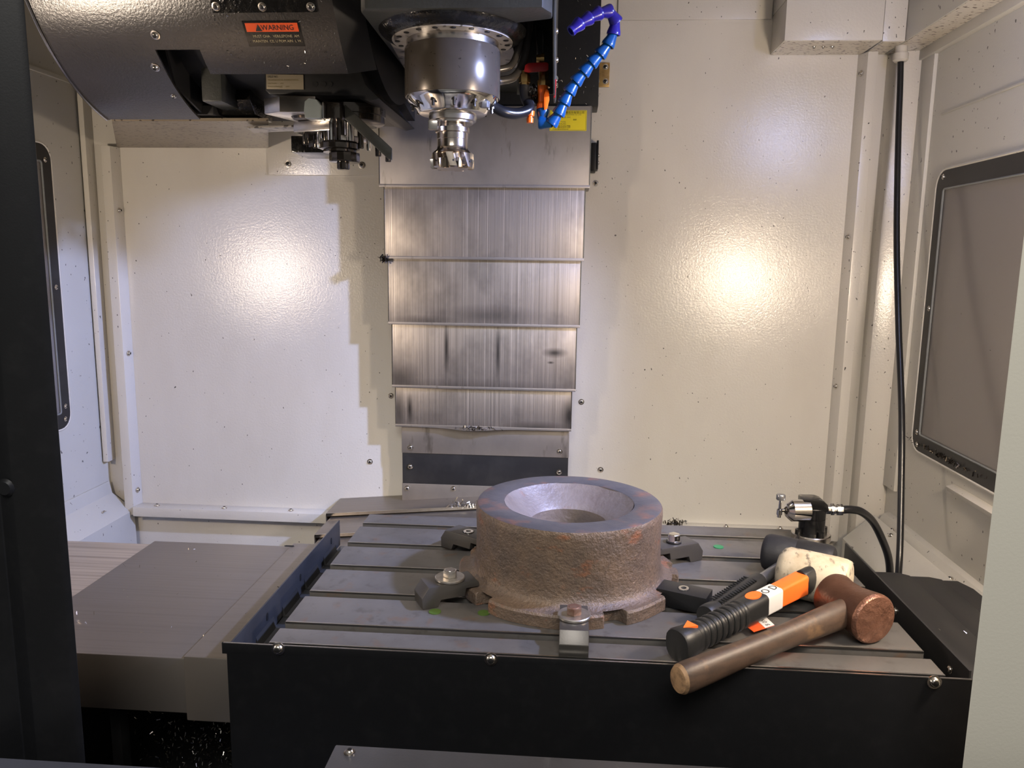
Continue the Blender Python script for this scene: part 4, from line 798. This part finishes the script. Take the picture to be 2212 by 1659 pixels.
chips('wall_chips', 'small dark metal chips stuck to the right wall', 90, lambda r: (XR-0.0028, r.uniform(0.3, 0.9), r.uniform(-0.1, 0.95)), 0.0016, 'chip', 3)
def clump(name, label, c, r, n, size, mat, seed):
    return chips(name, label, n, lambda q: (c[0]+q.gauss(0, r[0]), c[1]+q.gauss(0, r[1]), c[2]+abs(q.gauss(0, r[2]))), size, mat, seed)
clump('swarf_clump', 'dark swarf tuft caught at the left edge of the column cover', (-0.074, 0.908, 0.478), (0.004, 0.004, 0.006), 60, 0.006, 'chip', 4)
clump('swarf_clump', 'dark swarf tuft on the ledge right behind the ring', (0.655, 0.972, -0.178), (0.012, 0.005, 0.006), 90, 0.005, 'chip', 5)
clump('swarf_clump', 'swarf on the bent hem of the lowest column cover', (0.145, 0.930, 0.064), (0.022, 0.003, 0.004), 110, 0.004, 'chip', 6)
clump('swarf_clump', 'bright swarf curls on the way cover left of the ring', (0.125, 0.872, -0.118), (0.022, 0.004, 0.006), 80, 0.005, 'chip_bright', 8)
clump('swarf_pile', 'heap of glittering swarf in the dark pit at the lower left', (-0.17, 0.13, -0.313), (0.06, 0.035, 0.045), 1100, 0.0024, 'chip_bright', 9)
clump('swarf_clump', 'swarf hanging between the tool changer and the column cover', (-0.075, 0.88, 0.838), (0.012, 0.008, 0.004), 120, 0.006, 'chip', 10)
clump('swarf_clump', 'swarf caught behind the brass fitting and orange valve', (0.303, 0.505, 0.768), (0.006, 0.006, 0.010), 140, 0.006, 'chip', 11)
clump('swarf_clump', 'swarf along the lower frame of the right window', (1.158, 0.68, 0.088), (0.002, 0.08, 0.004), 160, 0.004, 'chip', 12)
def drum_spots(r):
    a = r.uniform(38, 60); return cylp(r.uniform(-0.24, -0.03), a, 0.001)
chips('wet_chips', 'shiny wet chips stuck to the magazine shroud', 170, drum_spots, 0.0016, 'chip_bright', 13)
chips('table_chips', 'few bright chips scattered over the left way cover', 26, lambda r: (r.uniform(-0.38, -0.07), r.uniform(-0.01, 0.36), -0.0385), 0.0022, 'chip_bright', 14)
chips('table_chips', 'few bright chips scattered over the black right way cover', 16, lambda r: (r.uniform(0.88, 1.04), r.uniform(-0.02, 0.33), -0.0415), 0.002, 'chip_bright', 15)
chips('head_chips', 'wet chips clinging to the black slide plate', 120, lambda r: (r.uniform(0.33, 0.42) if r.random() < 0.6 else r.uniform(-0.12, -0.03), 0.9125, r.uniform(0.84, 1.08)), 0.0022, 'chip_bright', 16)
